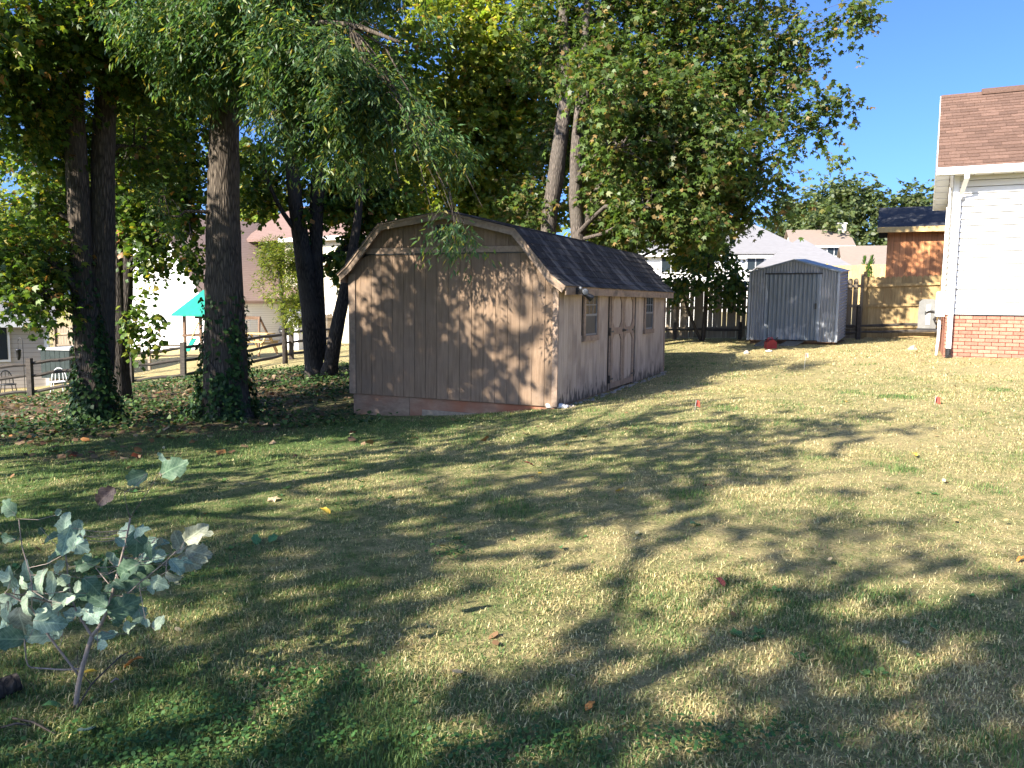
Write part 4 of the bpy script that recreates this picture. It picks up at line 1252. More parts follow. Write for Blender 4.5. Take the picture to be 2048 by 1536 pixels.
chair(18, 795, 25.6, .9, M_black, 'black metal patio chair in the left corner behind the fence')

# ------------------------------------------------------------------ trees
RS_ = np.random.RandomState(77)
def star_template(n=5, notch=.62, fold=.12):
    V = [(0, .38, 0)]
    angs = np.radians([90, 32, -38, 218, 148]) if n == 5 else np.radians([90, 10, 170])
    lens = [.62, .56, .36, .36, .56] if n == 5 else [.62, .5, .5]
    order = np.argsort(angs % (2 * math.pi))
    angs = angs[order] % (2 * math.pi); lens = np.array(lens)[order]
    k = len(angs)
    tips, nots = [], []
    for i in range(k):
        V.append((lens[i] * math.cos(angs[i]), .38 + lens[i] * math.sin(angs[i]), -fold))
        a2 = angs[(i + 1) % k] + (2 * math.pi if i == k - 1 else 0)
        am = (angs[i] + a2) / 2
        V.append((notch * .45 * math.cos(am), .38 + notch * .45 * math.sin(am), fold * .3))
    F = []
    for i in range(k):
        F.append((0, 2 + 2 * ((i - 1) % k), 1 + 2 * i, 2 + 2 * i))
    return np.array(V), np.array(F)
_sv, _sf = star_template()
STAR = (_sv[1:], np.array([list(range(10))]))
STAR3 = star_template(3, 1.05)
LANCE = (np.array([(0, 0, 0), (.125, .4, -.05), (0, 1, -.14), (-.125, .4, -.05)]), np.array([(0, 1, 2, 3)]))
OVAL = (np.array([(0, 0, 0), (.3, .25, -.06), (.28, .7, -.06), (0, 1, -.1), (-.28, .7, -.06), (-.3, .25, -.06)]), np.array([(0, 1, 2, 3), (0, 3, 4, 5)]))
IVY = (np.array([(0, 0, 0), (.45, .15, -.04), (.3, .6, -.02), (0, 1, -.1), (-.3, .6, -.02), (-.45, .15, -.04)]), np.array([(0, 1, 2, 3), (0, 3, 4, 5)]))

def unit(a):
    return a / np.maximum(np.linalg.norm(a, axis=-1, keepdims=True), 1e-9)

def leaf_arrays(C, D, Nn, S, tmpl):
    """leaf centres, axis, normal, size -> vertices, faces, verts per leaf"""
    TV, TF = tmpl
    D = unit(D)
    Sd = unit(np.cross(D, Nn)); Nn = np.cross(Sd, D)
    V = C[:, None, :] + S[:, None, None] * (TV[None, :, 0, None] * Sd[:, None, :] + TV[None, :, 1, None] * D[:, None, :] + TV[None, :, 2, None] * Nn[:, None, :])
    k = len(TV)
    F = (np.arange(len(C)) * k)[:, None, None] + TF[None]
    return V.reshape(-1, 3), F.reshape(-1, TF.shape[1]), k

def palette(rng, n, cols, wts, jit=.18):
    c = np.array(cols)[rng.choice(len(cols), n, p=np.array(wts) / sum(wts))]
    return c * (1 + rng.uniform(-jit, jit, (n, 1))) * (1 + rng.uniform(-.06, .06, (n, 3)))

PAL_GUM = ([(0.068, 0.121, 0.024), (0.101, 0.162, 0.027), (0.176, 0.203, 0.030), (0.324, 0.270, 0.041), (0.270, 0.135, 0.041), (0.047, 0.088, 0.024)], [4, 4, 2, .7, .35, 2])
PAL_PECAN = ([(0.047, 0.101, 0.041), (0.068, 0.128, 0.047), (0.101, 0.155, 0.047), (0.297, 0.243, 0.047), (0.15, 0.19, 0.045)], [4, 4, 2, .45, 1.6])
PAL_YELLOW = ([(0.26, 0.3, 0.045), (0.19, 0.25, 0.045), (0.42, 0.38, 0.07), (0.13, 0.19, 0.035), (0.42, 0.28, 0.07)], [4, 4, 2, 3, .6])
PAL_RUST = ([(.075, .125, .03), (.1, .15, .035), (.15, .15, .045), (.25, .17, .07), (.055, .095, .028)], [4, 4, 2, .9, 2])
PAL_FAR = ([(0.081, 0.115, 0.047), (0.115, 0.149, 0.054), (0.162, 0.189, 0.074), (0.061, 0.088, 0.041)], [3, 3, 2, 2])

def crown_points(rng, masses, gapf=1.1, gapt=-.15, seed=1):
    """spray roots inside ellipsoid masses, thinned by noise so that gaps show"""
    out, outd, mi = [], [], []
    for j, (c, r, n) in enumerate(masses):
        c, r = np.array(c, float), np.array(r, float)
        m = int(n * 1.9)
        d = unit(rng.normal(size=(m, 3)))
        rad = rng.uniform(0, 1, m) ** (1 / 2.0)
        p = c + d * rad[:, None] * r
        keep = vnoise(p[:, 0], p[:, 1], p[:, 2], gapf, seed) > gapt + rng.normal(0, .12, m)
        p, d = p[keep][:n], d[keep][:n]
        out.append(p); outd.append(unit(d * r)); mi += [j] * len(p)
    return np.concatenate(out), np.concatenate(outd), np.array(mi)

def spray_leaves(rng, p, d, nleaf, slen, size, tmpl, pal, droop=.45, jit=.05, tonef=.9, seed=2):
    """each root grows a short twig carrying nleaf leaves"""
    n = len(p)
    dirs = unit(d * .8 + rng.normal(0, .45, (n, 3)) + np.array([0, 0, -droop]))
    t = (np.arange(nleaf) + .5) / nleaf
    L_ = slen * rng.uniform(.6, 1.25, (n, 1))
    C = p[:, None, :] + dirs[:, None, :] * (t[None, :] * L_)[:, :, None]
    C[:, :, 2] -= droop * .25 * (t[None, :] ** 2) * L_
    side = unit(np.cross(dirs, np.array([0, 0, 1.0])) + 1e-6)
    sgn = np.where(np.arange(nleaf) % 2, 1, -1)[None, :, None]
    ax = dirs[:, None, :] * .55 + side[:, None, :] * sgn * .75 + rng.normal(0, .35, (n, nleaf, 3)) + np.array([0, 0, -droop * .9])
    C = C + rng.normal(0, jit, C.shape)
    nn = rng.normal(0, .55, (n, nleaf, 3)) + np.array([0, 0, 1.0])
    C = C.reshape(-1, 3); ax = ax.reshape(-1, 3); nn = nn.reshape(-1, 3)
    S = size * rng.uniform(.65, 1.2, len(C))
    V, F, k = leaf_arrays(C, ax, nn, S, tmpl)
    # twigs share one tone so that clumps differ
    tone = 1 + .22 * vnoise(p[:, 0], p[:, 1], p[:, 2], tonef, seed) + rng.uniform(-.1, .1, n)
    cols = palette(rng, len(C), *pal) * np.repeat(tone, nleaf)[:, None]
    return V, F, np.repeat(np.clip(cols, .004, .8), k, 0), dirs, L_[:, 0]

def make_tree(name, label, base, stems, masses, rng, leaf=STAR, pal=PAL_GUM, nleaf=9, slen=.5, size=.12, bark=M_bark, group=None, droop=.45, gapt=-.15, gapf=1.1, cat='tree', extra=None, limbs=True, seed=1, side=14, twigs=True, hang=False, dens=1.0):
    """stems: list of [(point, radius), ...] in world space; masses: (centre, radii, sprays)"""
    base = np.array(base, float)
    t = thing(name, base, 0, label, cat, group)
    rr = random.Random(seed)
    tops = []
    for st in stems:
        pts, rad = [], []
        for i in range(len(st) - 1):
            (a, ra), (b, rb) = st[i], st[i + 1]
            a, b = np.array(a), np.array(b)
            n = max(2, int(np.linalg.norm(b - a) / .22))
            for k in range(n):
                f = k / n
                pts.append(a + (b - a) * f - base); rad.append(ra + (rb - ra) * f)
        pts.append(np.array(st[-1][0]) - base); rad.append(st[-1][1])
        # smooth the polyline
        pa = np.array(pts)
        for _ in range(3):
            pa[1:-1] = (pa[:-2] + 2 * pa[1:-1] + pa[2:]) / 4
        MB().tube(pa, rad, side, wob=.07, rng=rr).build('trunk', bark, t, True)
        tops += [(pa[i] + base, rad[i]) for i in range(len(pa))]
    if masses:
        masses = [(c, r, int(n * dens)) for (c, r, n) in masses]
        p, d, mi = crown_points(rng, masses, gapf, gapt, seed)
        V, F, cols, dirs, L_ = spray_leaves(rng, p, d, nleaf, slen, size, leaf, pal, droop, seed=seed + 5)
        put('crown', fastmesh('crown', V - base, F, M_leaf, cols), t)
        if limbs:
            lb = MB()
            tp = np.array([q[0] for q in tops]); tr_ = np.array([q[1] for q in tops])
            for j, (c, r, n) in enumerate(masses):
                c = np.array(c, float)
                dist = np.linalg.norm(tp - c, axis=1) + (np.where(tp[:, 2] < c[2] - .1, 2.5, 0) if hang else np.where(tp[:, 2] > c[2] - .3, 3.0, 0)) + np.where(tr_ < .03, 2, 0)
                i = int(np.argmin(dist)); a = tp[i]
                r0 = min(tr_[i] * .55, .02 + .02 * np.linalg.norm(c - a))
                mid = (a + c) / 2 + np.array([rr.uniform(-.15, .15), rr.uniform(-.15, .15), .18 * np.linalg.norm(c - a) * rr.uniform(.2, 1)])
                wv = lambda: np.array([rr.uniform(-.12, .12), rr.uniform(-.12, .12), rr.uniform(-.1, .16)])
                q1, q2 = (a + mid) / 2 + wv(), (mid + c) / 2 + wv()
                lb.tube(np.array([a, q1, mid, q2, c]) - base, [r0, r0 * .8, r0 * .6, r0 * .42, r0 * .2], 6, False)
                own = p[mi == j]
                if len(own) > 4:
                    m = min(14, max(4, len(own) // 9))
                    for q in own[rng.choice(len(own), m, replace=False)]:
                        h = mid + (c - mid) * rr.uniform(.1, 1)
                        rs_ = .009 if hang else r0 * .35
                        lb.tube(np.array([h, (h + q) / 2 + np.array([0, 0, rr.uniform(.02, .25)]), q]) - base, [rs_, rs_ * .7, .004], 5, False)
            lb.build('limb', bark, t, True, kind='stuff')
        if twigs:
            # twigs: thin three sided needles
            e = p + dirs * L_[:, None] * .9
            w = .004
            sd = unit(np.cross(dirs, np.array([0, 0, 1.0])) + 1e-6) * w
            TV = np.stack([p + sd, p - sd, e], 1).reshape(-1, 3) - base
            TF = np.arange(len(TV)).reshape(-1, 3)
            put('twigs', fastmesh('twigs', TV, TF, bark), t, kind='stuff')
    return t

def pxm(lst, dr=None):
    """masses given as photo position, distance, radii seen, depth radius, spray count -> world"""
    out = []
    for (px, py, Y, rx, ry, rd, n) in lst:
        c = P(px, py, Y)
        out.append((c, (rx * Y / FPX, rd, ry * Y / FPX), n))
    return out
def pxs(lst, Y, dY=0):
    """stem given as photo points and seen widths"""
    return [(P(px, py, Y + dY * (i / max(1, len(lst) - 1))), w / 2 * Y / FPX) for i, (px, py, w) in enumerate(lst)]
def ground_under(px, Y, dz=.12):
    q = P(px, 700, Y); return np.array([q[0], Y, float(gh(q[0], Y)) - dz])

def ivy(name, label, stem, z0, z1, n, rng, spread=.07, size=.07, thin=1.0):
    """ivy leaves clothing a stem between two heights"""
    pts = np.array([q[0] for q in stem]); rad = np.array([q[1] for q in stem])
    z = z0 + (z1 - z0) * rng.uniform(0, 1, n) ** 1.25
    o = np.argsort(pts[:, 2])
    cx = np.interp(z, pts[o, 2], pts[o, 0]); cy = np.interp(z, pts[o, 2], pts[o, 1]); r = np.interp(z, pts[o, 2], rad[o])
    a = rng.uniform(0, 2 * math.pi, n)
    keep = vnoise(np.cos(a) * 1.2 + cx, np.sin(a) * 1.2 + cy, z * 1.2, 1.6, 4) > -.4 + thin * (z - z0) / (z1 - z0)
    keep |= rng.uniform(0, 1, n) < .12
    z, cx, cy, r, a = z[keep], cx[keep], cy[keep], r[keep], a[keep]
    f = 1 - (z - z0) / (z1 - z0)
    rr = r * 1.02 + np.abs(rng.normal(0, spread, len(z))) * (.35 + f) * (1 + 1.1 * np.clip(vnoise(cx + np.cos(a), cy + np.sin(a), z, 2.6, 9), 0, 1))
    out = np.stack([np.cos(a), np.sin(a), np.zeros_like(a)], 1)
    C = np.stack([cx, cy, z], 1) + out * rr[:, None]
    D = np.stack([rng.normal(0, .6, len(z)), rng.normal(0, .6, len(z)), -1 + rng.normal(0, .3, len(z))], 1) + out * .35
    N_ = out + rng.normal(0, .35, out.shape) + np.array([0, 0, .35])
    V, F, k = leaf_arrays(C, D, N_, size * rng.uniform(.55, 1.25, len(z)), IVY)
    cols = palette(rng, len(z), [(.025, .06, .018), (.04, .085, .02), (.06, .11, .025), (.015, .04, .014)], [3, 3, 1.5, 2])
    base = np.array([float(pts[0, 0]), float(pts[0, 1]), z0])
    t = thing(name, base, 0, label, 'ivy')
    put('leaves', fastmesh('leaves', V - base, F, M_ivy, np.repeat(cols, k, 0)), t)
    rr_ = random.Random(len(z))
    for s_ in range(5):
        a0 = rr_.uniform(0, 6.28)
        zz = np.linspace(z0, z0 + (z1 - z0) * rr_.uniform(.6, .95), 14)
        q = []
        for i, zi in enumerate(zz):
            ai = a0 + .5 * math.sin(i * .6 + s_)
            ri = float(np.interp(zi, pts[o, 2], rad[o])) * 1.03
            q.append((float(np.interp(zi, pts[o, 2], pts[o, 0])) + math.cos(ai) * ri - base[0], float(np.interp(zi, pts[o, 2], pts[o, 1])) + math.sin(ai) * ri - base[1], zi - base[2]))
        MB().tube(q, .009, 5).build('vine', M_bark, t, True)

# --- ivy clad twin trunk, left
YA = 12.9
bA = ground_under(195, YA)
stA = [(bA, .34), (P(193, 838, YA), .29)] + pxs([(188, 770, 64), (180, 690, 54), (166, 580, 46), (160, 450, 42), (151, 300, 40), (148, 200, 37), (143, 60, 31), (135, -120, 24), (128, -320, 16)], YA)
stB = pxs([(196, 800, 40), (203, 720, 50), (206, 600, 46), (205, 450, 46), (205, 320, 43), (212, 160, 39), (216, 0, 33), (222, -200, 24), (230, -380, 14)], YA + .12, .3)
stA2 = pxs([(172, 600, 18), (140, 560, 16), (112, 530, 11), (80, 500, 7)], YA, -.5)
tA = make_tree('ivy_tree', 'grey-barked twin-trunk tree clad in ivy, leftmost of the large trunks', bA, [stA, stB, stA2],
          pxm([(60, 60, 12, 150, 90, 1.3, 210), (240, 40, 12.4, 130, 80, 1.3, 150), (30, 200, 12.2, 90, 80, 1.1, 90), (110, 240, 13.8, 110, 70, 1.0, 60),
               (60, 400, 13.6, 90, 60, .9, 105), (55, 510, 12.6, 85, 55, .7, 110), (300, 300, 14.5, 60, 80, .9, 55), (120, -160, 12.6, 260, 140, 2.2, 320), (-120, 120, 12, 120, 200, 1.6, 170),
               (75, 590, 12.0, 40, 30, .4, 26), (300, 130, 13, 70, 60, .8, 70), (60, 300, 13.4, 110, 50, .9, 60), (200, 120, 14.5, 120, 90, 1.0, 90), (110, 100, 14.8, 120, 90, 1.0, 90)]),
          np.random.RandomState(1), pal=PAL_GUM, size=.125, nleaf=9, slen=.5, bark=M_bark, dens=2.7, seed=11, gapt=-.05, gapf=1.4)
# --- darker trunks just behind it
YB = 17.0
bB = ground_under(238, YB)
make_tree('slender_tree', 'slender dark trunk just right of the ivy-clad twin trunk', bB, [[(bB, .24), (P(238, 750, YB), .2)] + pxs([(238, 650, 36), (233, 520, 31), (228, 350, 28), (226, 150, 24), (230, -50, 18), (232, -300, 10)], YB),
          pxs([(244, 690, 22), (256, 590, 20), (256, 480, 18), (254, 350, 16), (258, 230, 14), (252, 100, 11), (262, -100, 7)], YB)],
          pxm([(330, 200, 17, 80, 110, 1.2, 95), (290, 420, 17.2, 55, 60, .9, 60), (330, -20, 17, 150, 120, 1.8, 130), (160, 420, 18, 60, 60, .8, 28), (280, 640, 16.6, 25, 45, .4, 12), (350, 330, 17.5, 50, 70, .9, 60), (300, 250, 18, 70, 70, .9, 55), (388, 470, 15.5, 26, 60, .5, 34), (330, 400, 17.2, 60, 40, .8, 60), (300, 500, 16.8, 30, 40, .5, 18), (380, 130, 17.5, 80, 100, 1.2, 90), (120, 330, 18, 90, 60, .9, 45)]),
          np.random.RandomState(2), pal=PAL_GUM, leaf=STAR3, size=.13, bark=M_bark_dark, dens=3.4, seed=12, gapt=-.1)
# --- the big ivy trunk with long hanging leaves
YC = 12.4
bC = ground_under(452, YC)
stC = [(bC, .46), (P(451, 835, YC), .39)] + pxs([(449, 770, 88), (450, 640, 79), (448, 500, 68), (446, 400, 62), (448, 300, 57), (450, 200, 52), (446, 100, 46), (440, -40, 40), (430, -260, 28), (425, -480, 16)], YC)
tC = make_tree('pecan_tree', 'thick ivy-footed trunk with long drooping narrow leaves left of the barn shed', bC, [stC,
           pxs([(447, 170, 18), (510, 90, 14), (600, 45, 11), (700, 45, 8), (800, 85, 5)], YC - .1, -2.0)],
          pxm([(560, 10, 11.2, 150, 75, 1.1, 330), (640, 120, 10.9, 120, 65, .9, 290), (745, 215, 10.7, 105, 55, .8, 230), (840, 300, 10.6, 75, 40, .6, 130), (600, 240, 11.2, 70, 55, .7, 90),
               (430, 40, 11.4, 110, 70, 1.0, 190), (330, 40, 11.6, 90, 65, .9, 130), (420, 130, 11.6, 90, 45, .6, 100), (770, 70, 10.8, 110, 80, .9, 170), (500, -180, 11.6, 260, 110, 2.0, 380), (720, -140, 10.6, 190, 100, 1.6, 230), (895, 415, 10.5, 50, 24, .4, 60), (868, 440, 10.6, 36, 25, .3, 34), (800, 370, 10.6, 60, 30, .4, 60), (930, 450, 10.5, 30, 20, .25, 22), (700, 320, 10.9, 55, 35, .4, 40),
               (320, 430, 12.0, 14, 60, .3, 12), (440, 220, 12.0, 35, 40, .3, 26), (965, 415, 10.4, 45, 18, .3, 26)]),
          np.random.RandomState(3), leaf=LANCE, pal=PAL_PECAN, size=.11, nleaf=22, slen=.48, bark=M_bark, seed=13, droop=.55, gapt=.02, gapf=2.2, hang=True, dens=2.1)
# --- dark three-stem tree by the barn shed
YD = 19.5
bD = ground_under(640, YD)
make_tree('maple_tree', 'dark three-stemmed tree standing left of the barn shed', bD, [[(bD + np.array([-.12, 0, 0]), .33)] + pxs([(627, 735, 38), (622, 640, 36), (612, 540, 35), (592, 420, 29), (581, 300, 25), (571, 150, 20), (560, 0, 14), (552, -200, 8)], YD),
           pxs([(640, 720, 28), (636, 600, 26), (632, 480, 26), (634, 380, 28), (642, 260, 23), (652, 120, 18), (660, -60, 11)], YD + .2),
           [(bD + np.array([.2, -.1, 0]), .27)] + pxs([(661, 730, 30), (672, 660, 28), (688, 590, 24), (703, 520, 21), (716, 440, 16), (724, 340, 11), (735, 220, 7)], YD - .3),
           pxs([(598, 470, 11), (566, 430, 9), (540, 380, 7), (525, 320, 4)], YD, -.6)],
          pxm([(560, 250, 20, 70, 90, 1.2, 70), (640, 120, 20.5, 110, 90, 1.4, 120), (700, 260, 20.5, 90, 90, 1.2, 75), (640, 420, 20.5, 80, 60, 1.0, 70), (780, 380, 21, 70, 60, 1.0, 60), (760, 120, 21, 100, 110, 1.4, 80), (560, 60, 19.5, 90, 80, 1.2, 70),
               (620, -120, 20, 220, 120, 2.4, 230), (690, 500, 20.5, 50, 45, .7, 45), (530, 400, 20, 30, 40, .6, 22), (740, 500, 21, 50, 45, .8, 50), (500, 300, 20.5, 60, 70, 1.0, 60), (520, 160, 20.5, 70, 90, 1.2, 80), (820, 250, 21.5, 70, 80, 1.1, 40), (700, 400, 20.8, 60, 50, .8, 60)]),
          np.random.RandomState(4), leaf=STAR3, pal=PAL_GUM, size=.15, bark=M_bark_dark, dens=3.2, seed=14, gapt=-.12)
# --- pale forked tree behind the barn shed
YE = 21.8
bE = ground_under(1125, YE)
make_tree('sweetgum_tree', 'tall forked tree with pale trunk and star leaves behind the barn shed', bE, [[(bE + np.array([-.35, 0, 0]), .26)] + pxs([(1095, 560, 32), (1097, 450, 30), (1110, 360, 33), (1120, 280, 29), (1134, 190, 26), (1130, 90, 21), (1122, -60, 15), (1120, -260, 8)], YE),
           [(bE + np.array([.3, 0, 0]), .22)] + pxs([(1158, 560, 27), (1156, 470, 26), (1150, 390, 26), (1152, 290, 23), (1161, 210, 20), (1168, 100, 16), (1180, -60, 11), (1190, -240, 6)], YE - .3),
           pxs([(1158, 480, 15), (1178, 420, 17), (1200, 370, 15), (1230, 320, 12), (1290, 260, 9), (1360, 200, 6)], YE - .3, .5)],
          pxm([(1590, 60, 20.5, 130, 95, 1.5, 300), (1660, 130, 20.5, 75, 80, 1.0, 130), (1640, 260, 20.3, 75, 70, 1.0, 150), (1480, 170, 21, 120, 110, 1.6, 300), (1340, 120, 21.5, 120, 110, 1.6, 240), (1360, 300, 21, 120, 80, 1.3, 260), (1500, 330, 20.5, 100, 70, 1.2, 240),
               (1250, 380, 21.5, 90, 60, 1.2, 130), (1420, 420, 21, 90, 45, 1.0, 160), (1230, 230, 22.5, 90, 90, 1.3, 120), (1480, -20, 21, 200, 80, 2, 260), (1300, -130, 22, 240, 120, 2.6, 300), (1580, -140, 21, 180, 100, 2.2, 260), (1560, 400, 20.6, 60, 38, .7, 70), (1700, 30, 20.4, 48, 50, .6, 50), (1240, 460, 22, 60, 30, .8, 50),
               (1060, 400, 22.5, 60, 60, 1, 60), (1100, 90, 22.5, 80, 110, 1.2, 110), (1210, 30, 22, 90, 100, 1.4, 130), (1110, 270, 23, 60, 80, 1, 70), (1195, 130, 21.2, 60, 70, .8, 60), (1250, 290, 18.6, 100, 60, .9, 100), (1340, 210, 18.8, 90, 70, 1.0, 100), (1420, 300, 19, 80, 60, .9, 80), (1200, 170, 18.2, 70, 60, .9, 70), (1300, 415, 18.6, 70, 36, .8, 70), (1385, 440, 19.2, 60, 34, .8, 60)]),
          np.random.RandomState(5), pal=PAL_RUST, size=.165, bark=M_bark_pale, dens=2.5, seed=15, gapt=.0, gapf=1.5)
# --- sunny yellow-green trees behind
YF = 26.0
bF = ground_under(930, YF)
make_tree('yellow_tree', 'sunlit yellow-green tree rising behind the barn shed roof', bF, [[(bF, .25), (P(930, 470, YF), .2), (P(925, 250, YF), .15), (P(940, 50, YF), .1), (P(950, -150, YF), .05)]],
          pxm([(900, 120, 25, 130, 120, 1.8, 330), (1030, 60, 25.5, 110, 120, 1.8, 250), (960, 290, 25, 110, 80, 1.5, 260), (860, 300, 25.5, 90, 90, 1.4, 190), (1040, 250, 26, 70, 100, 1.3, 140), (930, 420, 25.5, 120, 45, 1.2, 190), (960, -90, 26, 220, 110, 2.6, 300), (1060, 420, 26.5, 60, 50, 1, 70)]),
          np.random.RandomState(6), leaf=STAR3, pal=PAL_YELLOW, size=.17, bark=M_bark_dark, dens=2.8, seed=16, gapt=-.2)
YG = 27.5
bG = ground_under(1260, YG)
make_tree('yellow_tree', 'lower bright green tree right behind the pale forked trunk', bG, [[(bG, .2), (P(1262, 480, YG), .16), (P(1270, 330, YG), .1), (P(1280, 180, YG), .05)]],
          pxm([(1260, 420, 27, 110, 60, 1.4, 190), (1180, 330, 27.5, 70, 90, 1.4, 130), (1330, 450, 27, 80, 45, 1.1, 110), (1290, 260, 28, 100, 90, 1.6, 150), (1150, 160, 28, 80, 110, 1.6, 150), (1390, 500, 26.8, 40, 30, .7, 35)]),
          np.random.RandomState(7), leaf=STAR3, pal=PAL_YELLOW, size=.18, bark=M_bark_dark, dens=2.8, seed=17, gapt=-.15)
# --- dark leafy bush against the picket fence
YH = 24.6
bH = ground_under(1405, YH)
make_tree('fence_shrub', 'dark leafy shrub growing against the picket fence left of the metal shed', bH, [[(bH, .07), (P(1410, 620, YH), .055), (P(1415, 560, YH), .04), (P(1420, 490, YH), .025)], [(bH, .05), (P(1375, 620, YH), .04), (P(1360, 560, YH), .025)]],
          pxm([(1420, 520, 24.5, 48, 50, .7, 75), (1390, 575, 24.5, 55, 30, .5, 42), (1450, 570, 24.6, 35, 32, .4, 30), (1350, 560, 24.7, 22, 30, .4, 16), (1430, 450, 24.3, 40, 45, .7, 55), (1465, 540, 24.2, 22, 40, .4, 26)]),
          np.random.RandomState(8), leaf=OVAL, pal=PAL_PECAN, size=.16, nleaf=10, bark=M_bark_dark, seed=18, cat='shrub', gapt=-.4)
# --- feathery cedar beside the cream wing
YI = 29.0
bI = ground_under(570, YI)
make_tree('young_cedar', 'feathery yellow-green young cedar in front of the cream house wing', bI, [[(bI, .1), (P(568, 640, YI), .08), (P(560, 560, YI), .06), (P(556, 490, YI), .03)]],
          pxm([(555, 520, 29, 38, 40, .7, 150), (575, 575, 29, 38, 40, .7, 170), (545, 565, 28.8, 30, 30, .5, 80), (590, 625, 29, 26, 28, .5, 80), (600, 540, 29.4, 30, 40, .6, 90)]),
          np.random.RandomState(9), leaf=LANCE, pal=([(.2, .23, .03), (.14, .19, .03), (.28, .28, .05), (.09, .13, .03)], [3, 3, 1.5, 2]), size=.14, nleaf=16, slen=.35, bark=M_bark_dark, seed=19, droop=.1, gapt=-.5, dens=1.9)
# --- far trees
def far_tree(px, top, Y, w, label, rng, pal=PAL_FAR, n=300, size=.42, base_y=560, seed=30, bark=M_bark_dark, group='far trees behind the houses'):
    b0 = ground_under(px, Y)
    ctop = P(px, top, Y)
    H = float(ctop[2] - b0[2]); R_ = w / 2 * Y / FPX
    ms_ = []
    for k in range(11):
        a = rng.uniform(0, 6.28); q = rng.uniform(.0, .72)
        zf = rng.uniform(.3, .9) if k else .8
        ms_.append(((b0[0] + math.cos(a) * R_ * q * (1.15 - zf * .6), Y + math.sin(a) * R_ * q, b0[2] + H * zf), (R_ * .42, R_ * .42, H * .13 + .5), int(n * 1.7) // 11))
    make_tree('far_tree', label, b0, [[(b0, .35), ((b0[0], Y, b0[2] + H * .4), .28), ((b0[0] + .3, Y, b0[2] + H * .85), .08)]], ms_, rng, leaf=OVAL, pal=pal, size=size * 1.15, nleaf=9, slen=1.1, bark=bark, seed=seed, gapt=-.35, gapf=.5, group=group, side=8, twigs=False)
fr = np.random.RandomState(50)
far_tree(1690, 352, 92, 330, 'broad rounded olive-green tree above the beige house chimney', fr, n=760, seed=31)
far_tree(1835, 352, 88, 190, 'dense green tree behind the cedar shed roof', fr, n=440, seed=32)
far_tree(1585, 385, 96, 240, 'pale green tree showing between the forked tree and the beige house', fr, n=560, seed=33)
far_tree(1640, 400, 84, 200, 'low rounded tree just behind the beige house', fr, n=360, seed=42)
far_tree(1930, 330, 100, 240, 'far tree standing behind the white house roof', fr, n=260, seed=34)
far_tree(70, 350, 58, 260, 'yellow-leaved tree above the grey house roof', fr, n=480, seed=35, pal=PAL_YELLOW, size=.3)
far_tree(-60, 330, 54, 240, 'yellow-green tree beyond the left edge of the yard', fr, n=300, seed=36, pal=PAL_YELLOW, size=.3)
far_tree(225, 330, 66, 220, 'pale yellow tree behind the steep white gable', fr, n=330, seed=37, pal=PAL_YELLOW, size=.32)
far_tree(520, 300, 62, 260, 'olive tree behind the cream house wing', fr, n=420, seed=38, pal=PAL_YELLOW, size=.32)
far_tree(720, 300, 55, 280, 'olive tree filling the gap left of the barn shed', fr, n=480, seed=39, pal=PAL_YELLOW, size=.3)
far_tree(1000, 250, 60, 300, 'green tree far behind the barn shed ridge', fr, n=460, seed=40, size=.32)
far_tree(1220, 300, 58, 260, 'green tree far behind the pale forked trunk', fr, n=420, seed=41, size=.32, pal=PAL_YELLOW)
# --- small conifers by the new fence
for k, (px, py0, py1, Y, lb_) in enumerate(((1728, 548, 516, 37, 'left of the two small conifers above the new board fence'), (1742, 548, 514, 37, 'right of the two small conifers above the new board fence'), (1737, 560, 528, 34.5, 'nearest small cone-shaped conifer in front of the new board fence'))):
    b0 = P(px, py0, Y); top = P(px, py1, Y)
    gz_ = float(hgt(b0[0], Y)); H = float(top[2]) - gz_
    t = thing('small_conifer', (b0[0], Y, gz_), 0, lb_, 'conifer', 'small conifers by the new fence')
    rng = np.random.RandomState(60 + k)
    n = 700
    zf = rng.uniform(0.05, 1, n) ; a = rng.uniform(0, 6.28, n); r = (1 - zf) ** .75 * .42 * rng.uniform(.75, 1.05, n)
    C = np.stack([np.cos(a) * r, np.sin(a) * r, zf * H], 1)
    D = np.stack([np.cos(a) * .4, np.sin(a) * .4, np.ones(n)], 1) + rng.normal(0, .25, (n, 3))
    N_ = np.stack([np.cos(a), np.sin(a), np.zeros(n)], 1) + rng.normal(0, .3, (n, 3))
    V, F, kk = leaf_arrays(C, D, N_, .17 * rng.uniform(.7, 1.2, n), LANCE)
    put('foliage', fastmesh('foliage', V, F, M_leaf, np.repeat(palette(rng, n, [(.06, .12, .02), (.09, .16, .025), (.04, .08, .02)], [3, 2, 2]), kk, 0)), t)
    MB().tube([(0, 0, -.1), (0, 0, H * .8)], [.05, .015], 6).build('trunk', M_bark_dark, t)
ir = np.random.RandomState(70)
ivy('trunk_ivy', 'dark green ivy climbing the leftmost twin trunk', stA, bA[2], float(P(170, 520, YA)[2]), 5200, ir, .05, thin=.55)
ivy('trunk_ivy', 'dark green ivy thick around the foot of the big trunk', stC, bC[2], float(P(450, 590, YC)[2]), 5200, ir, .065)
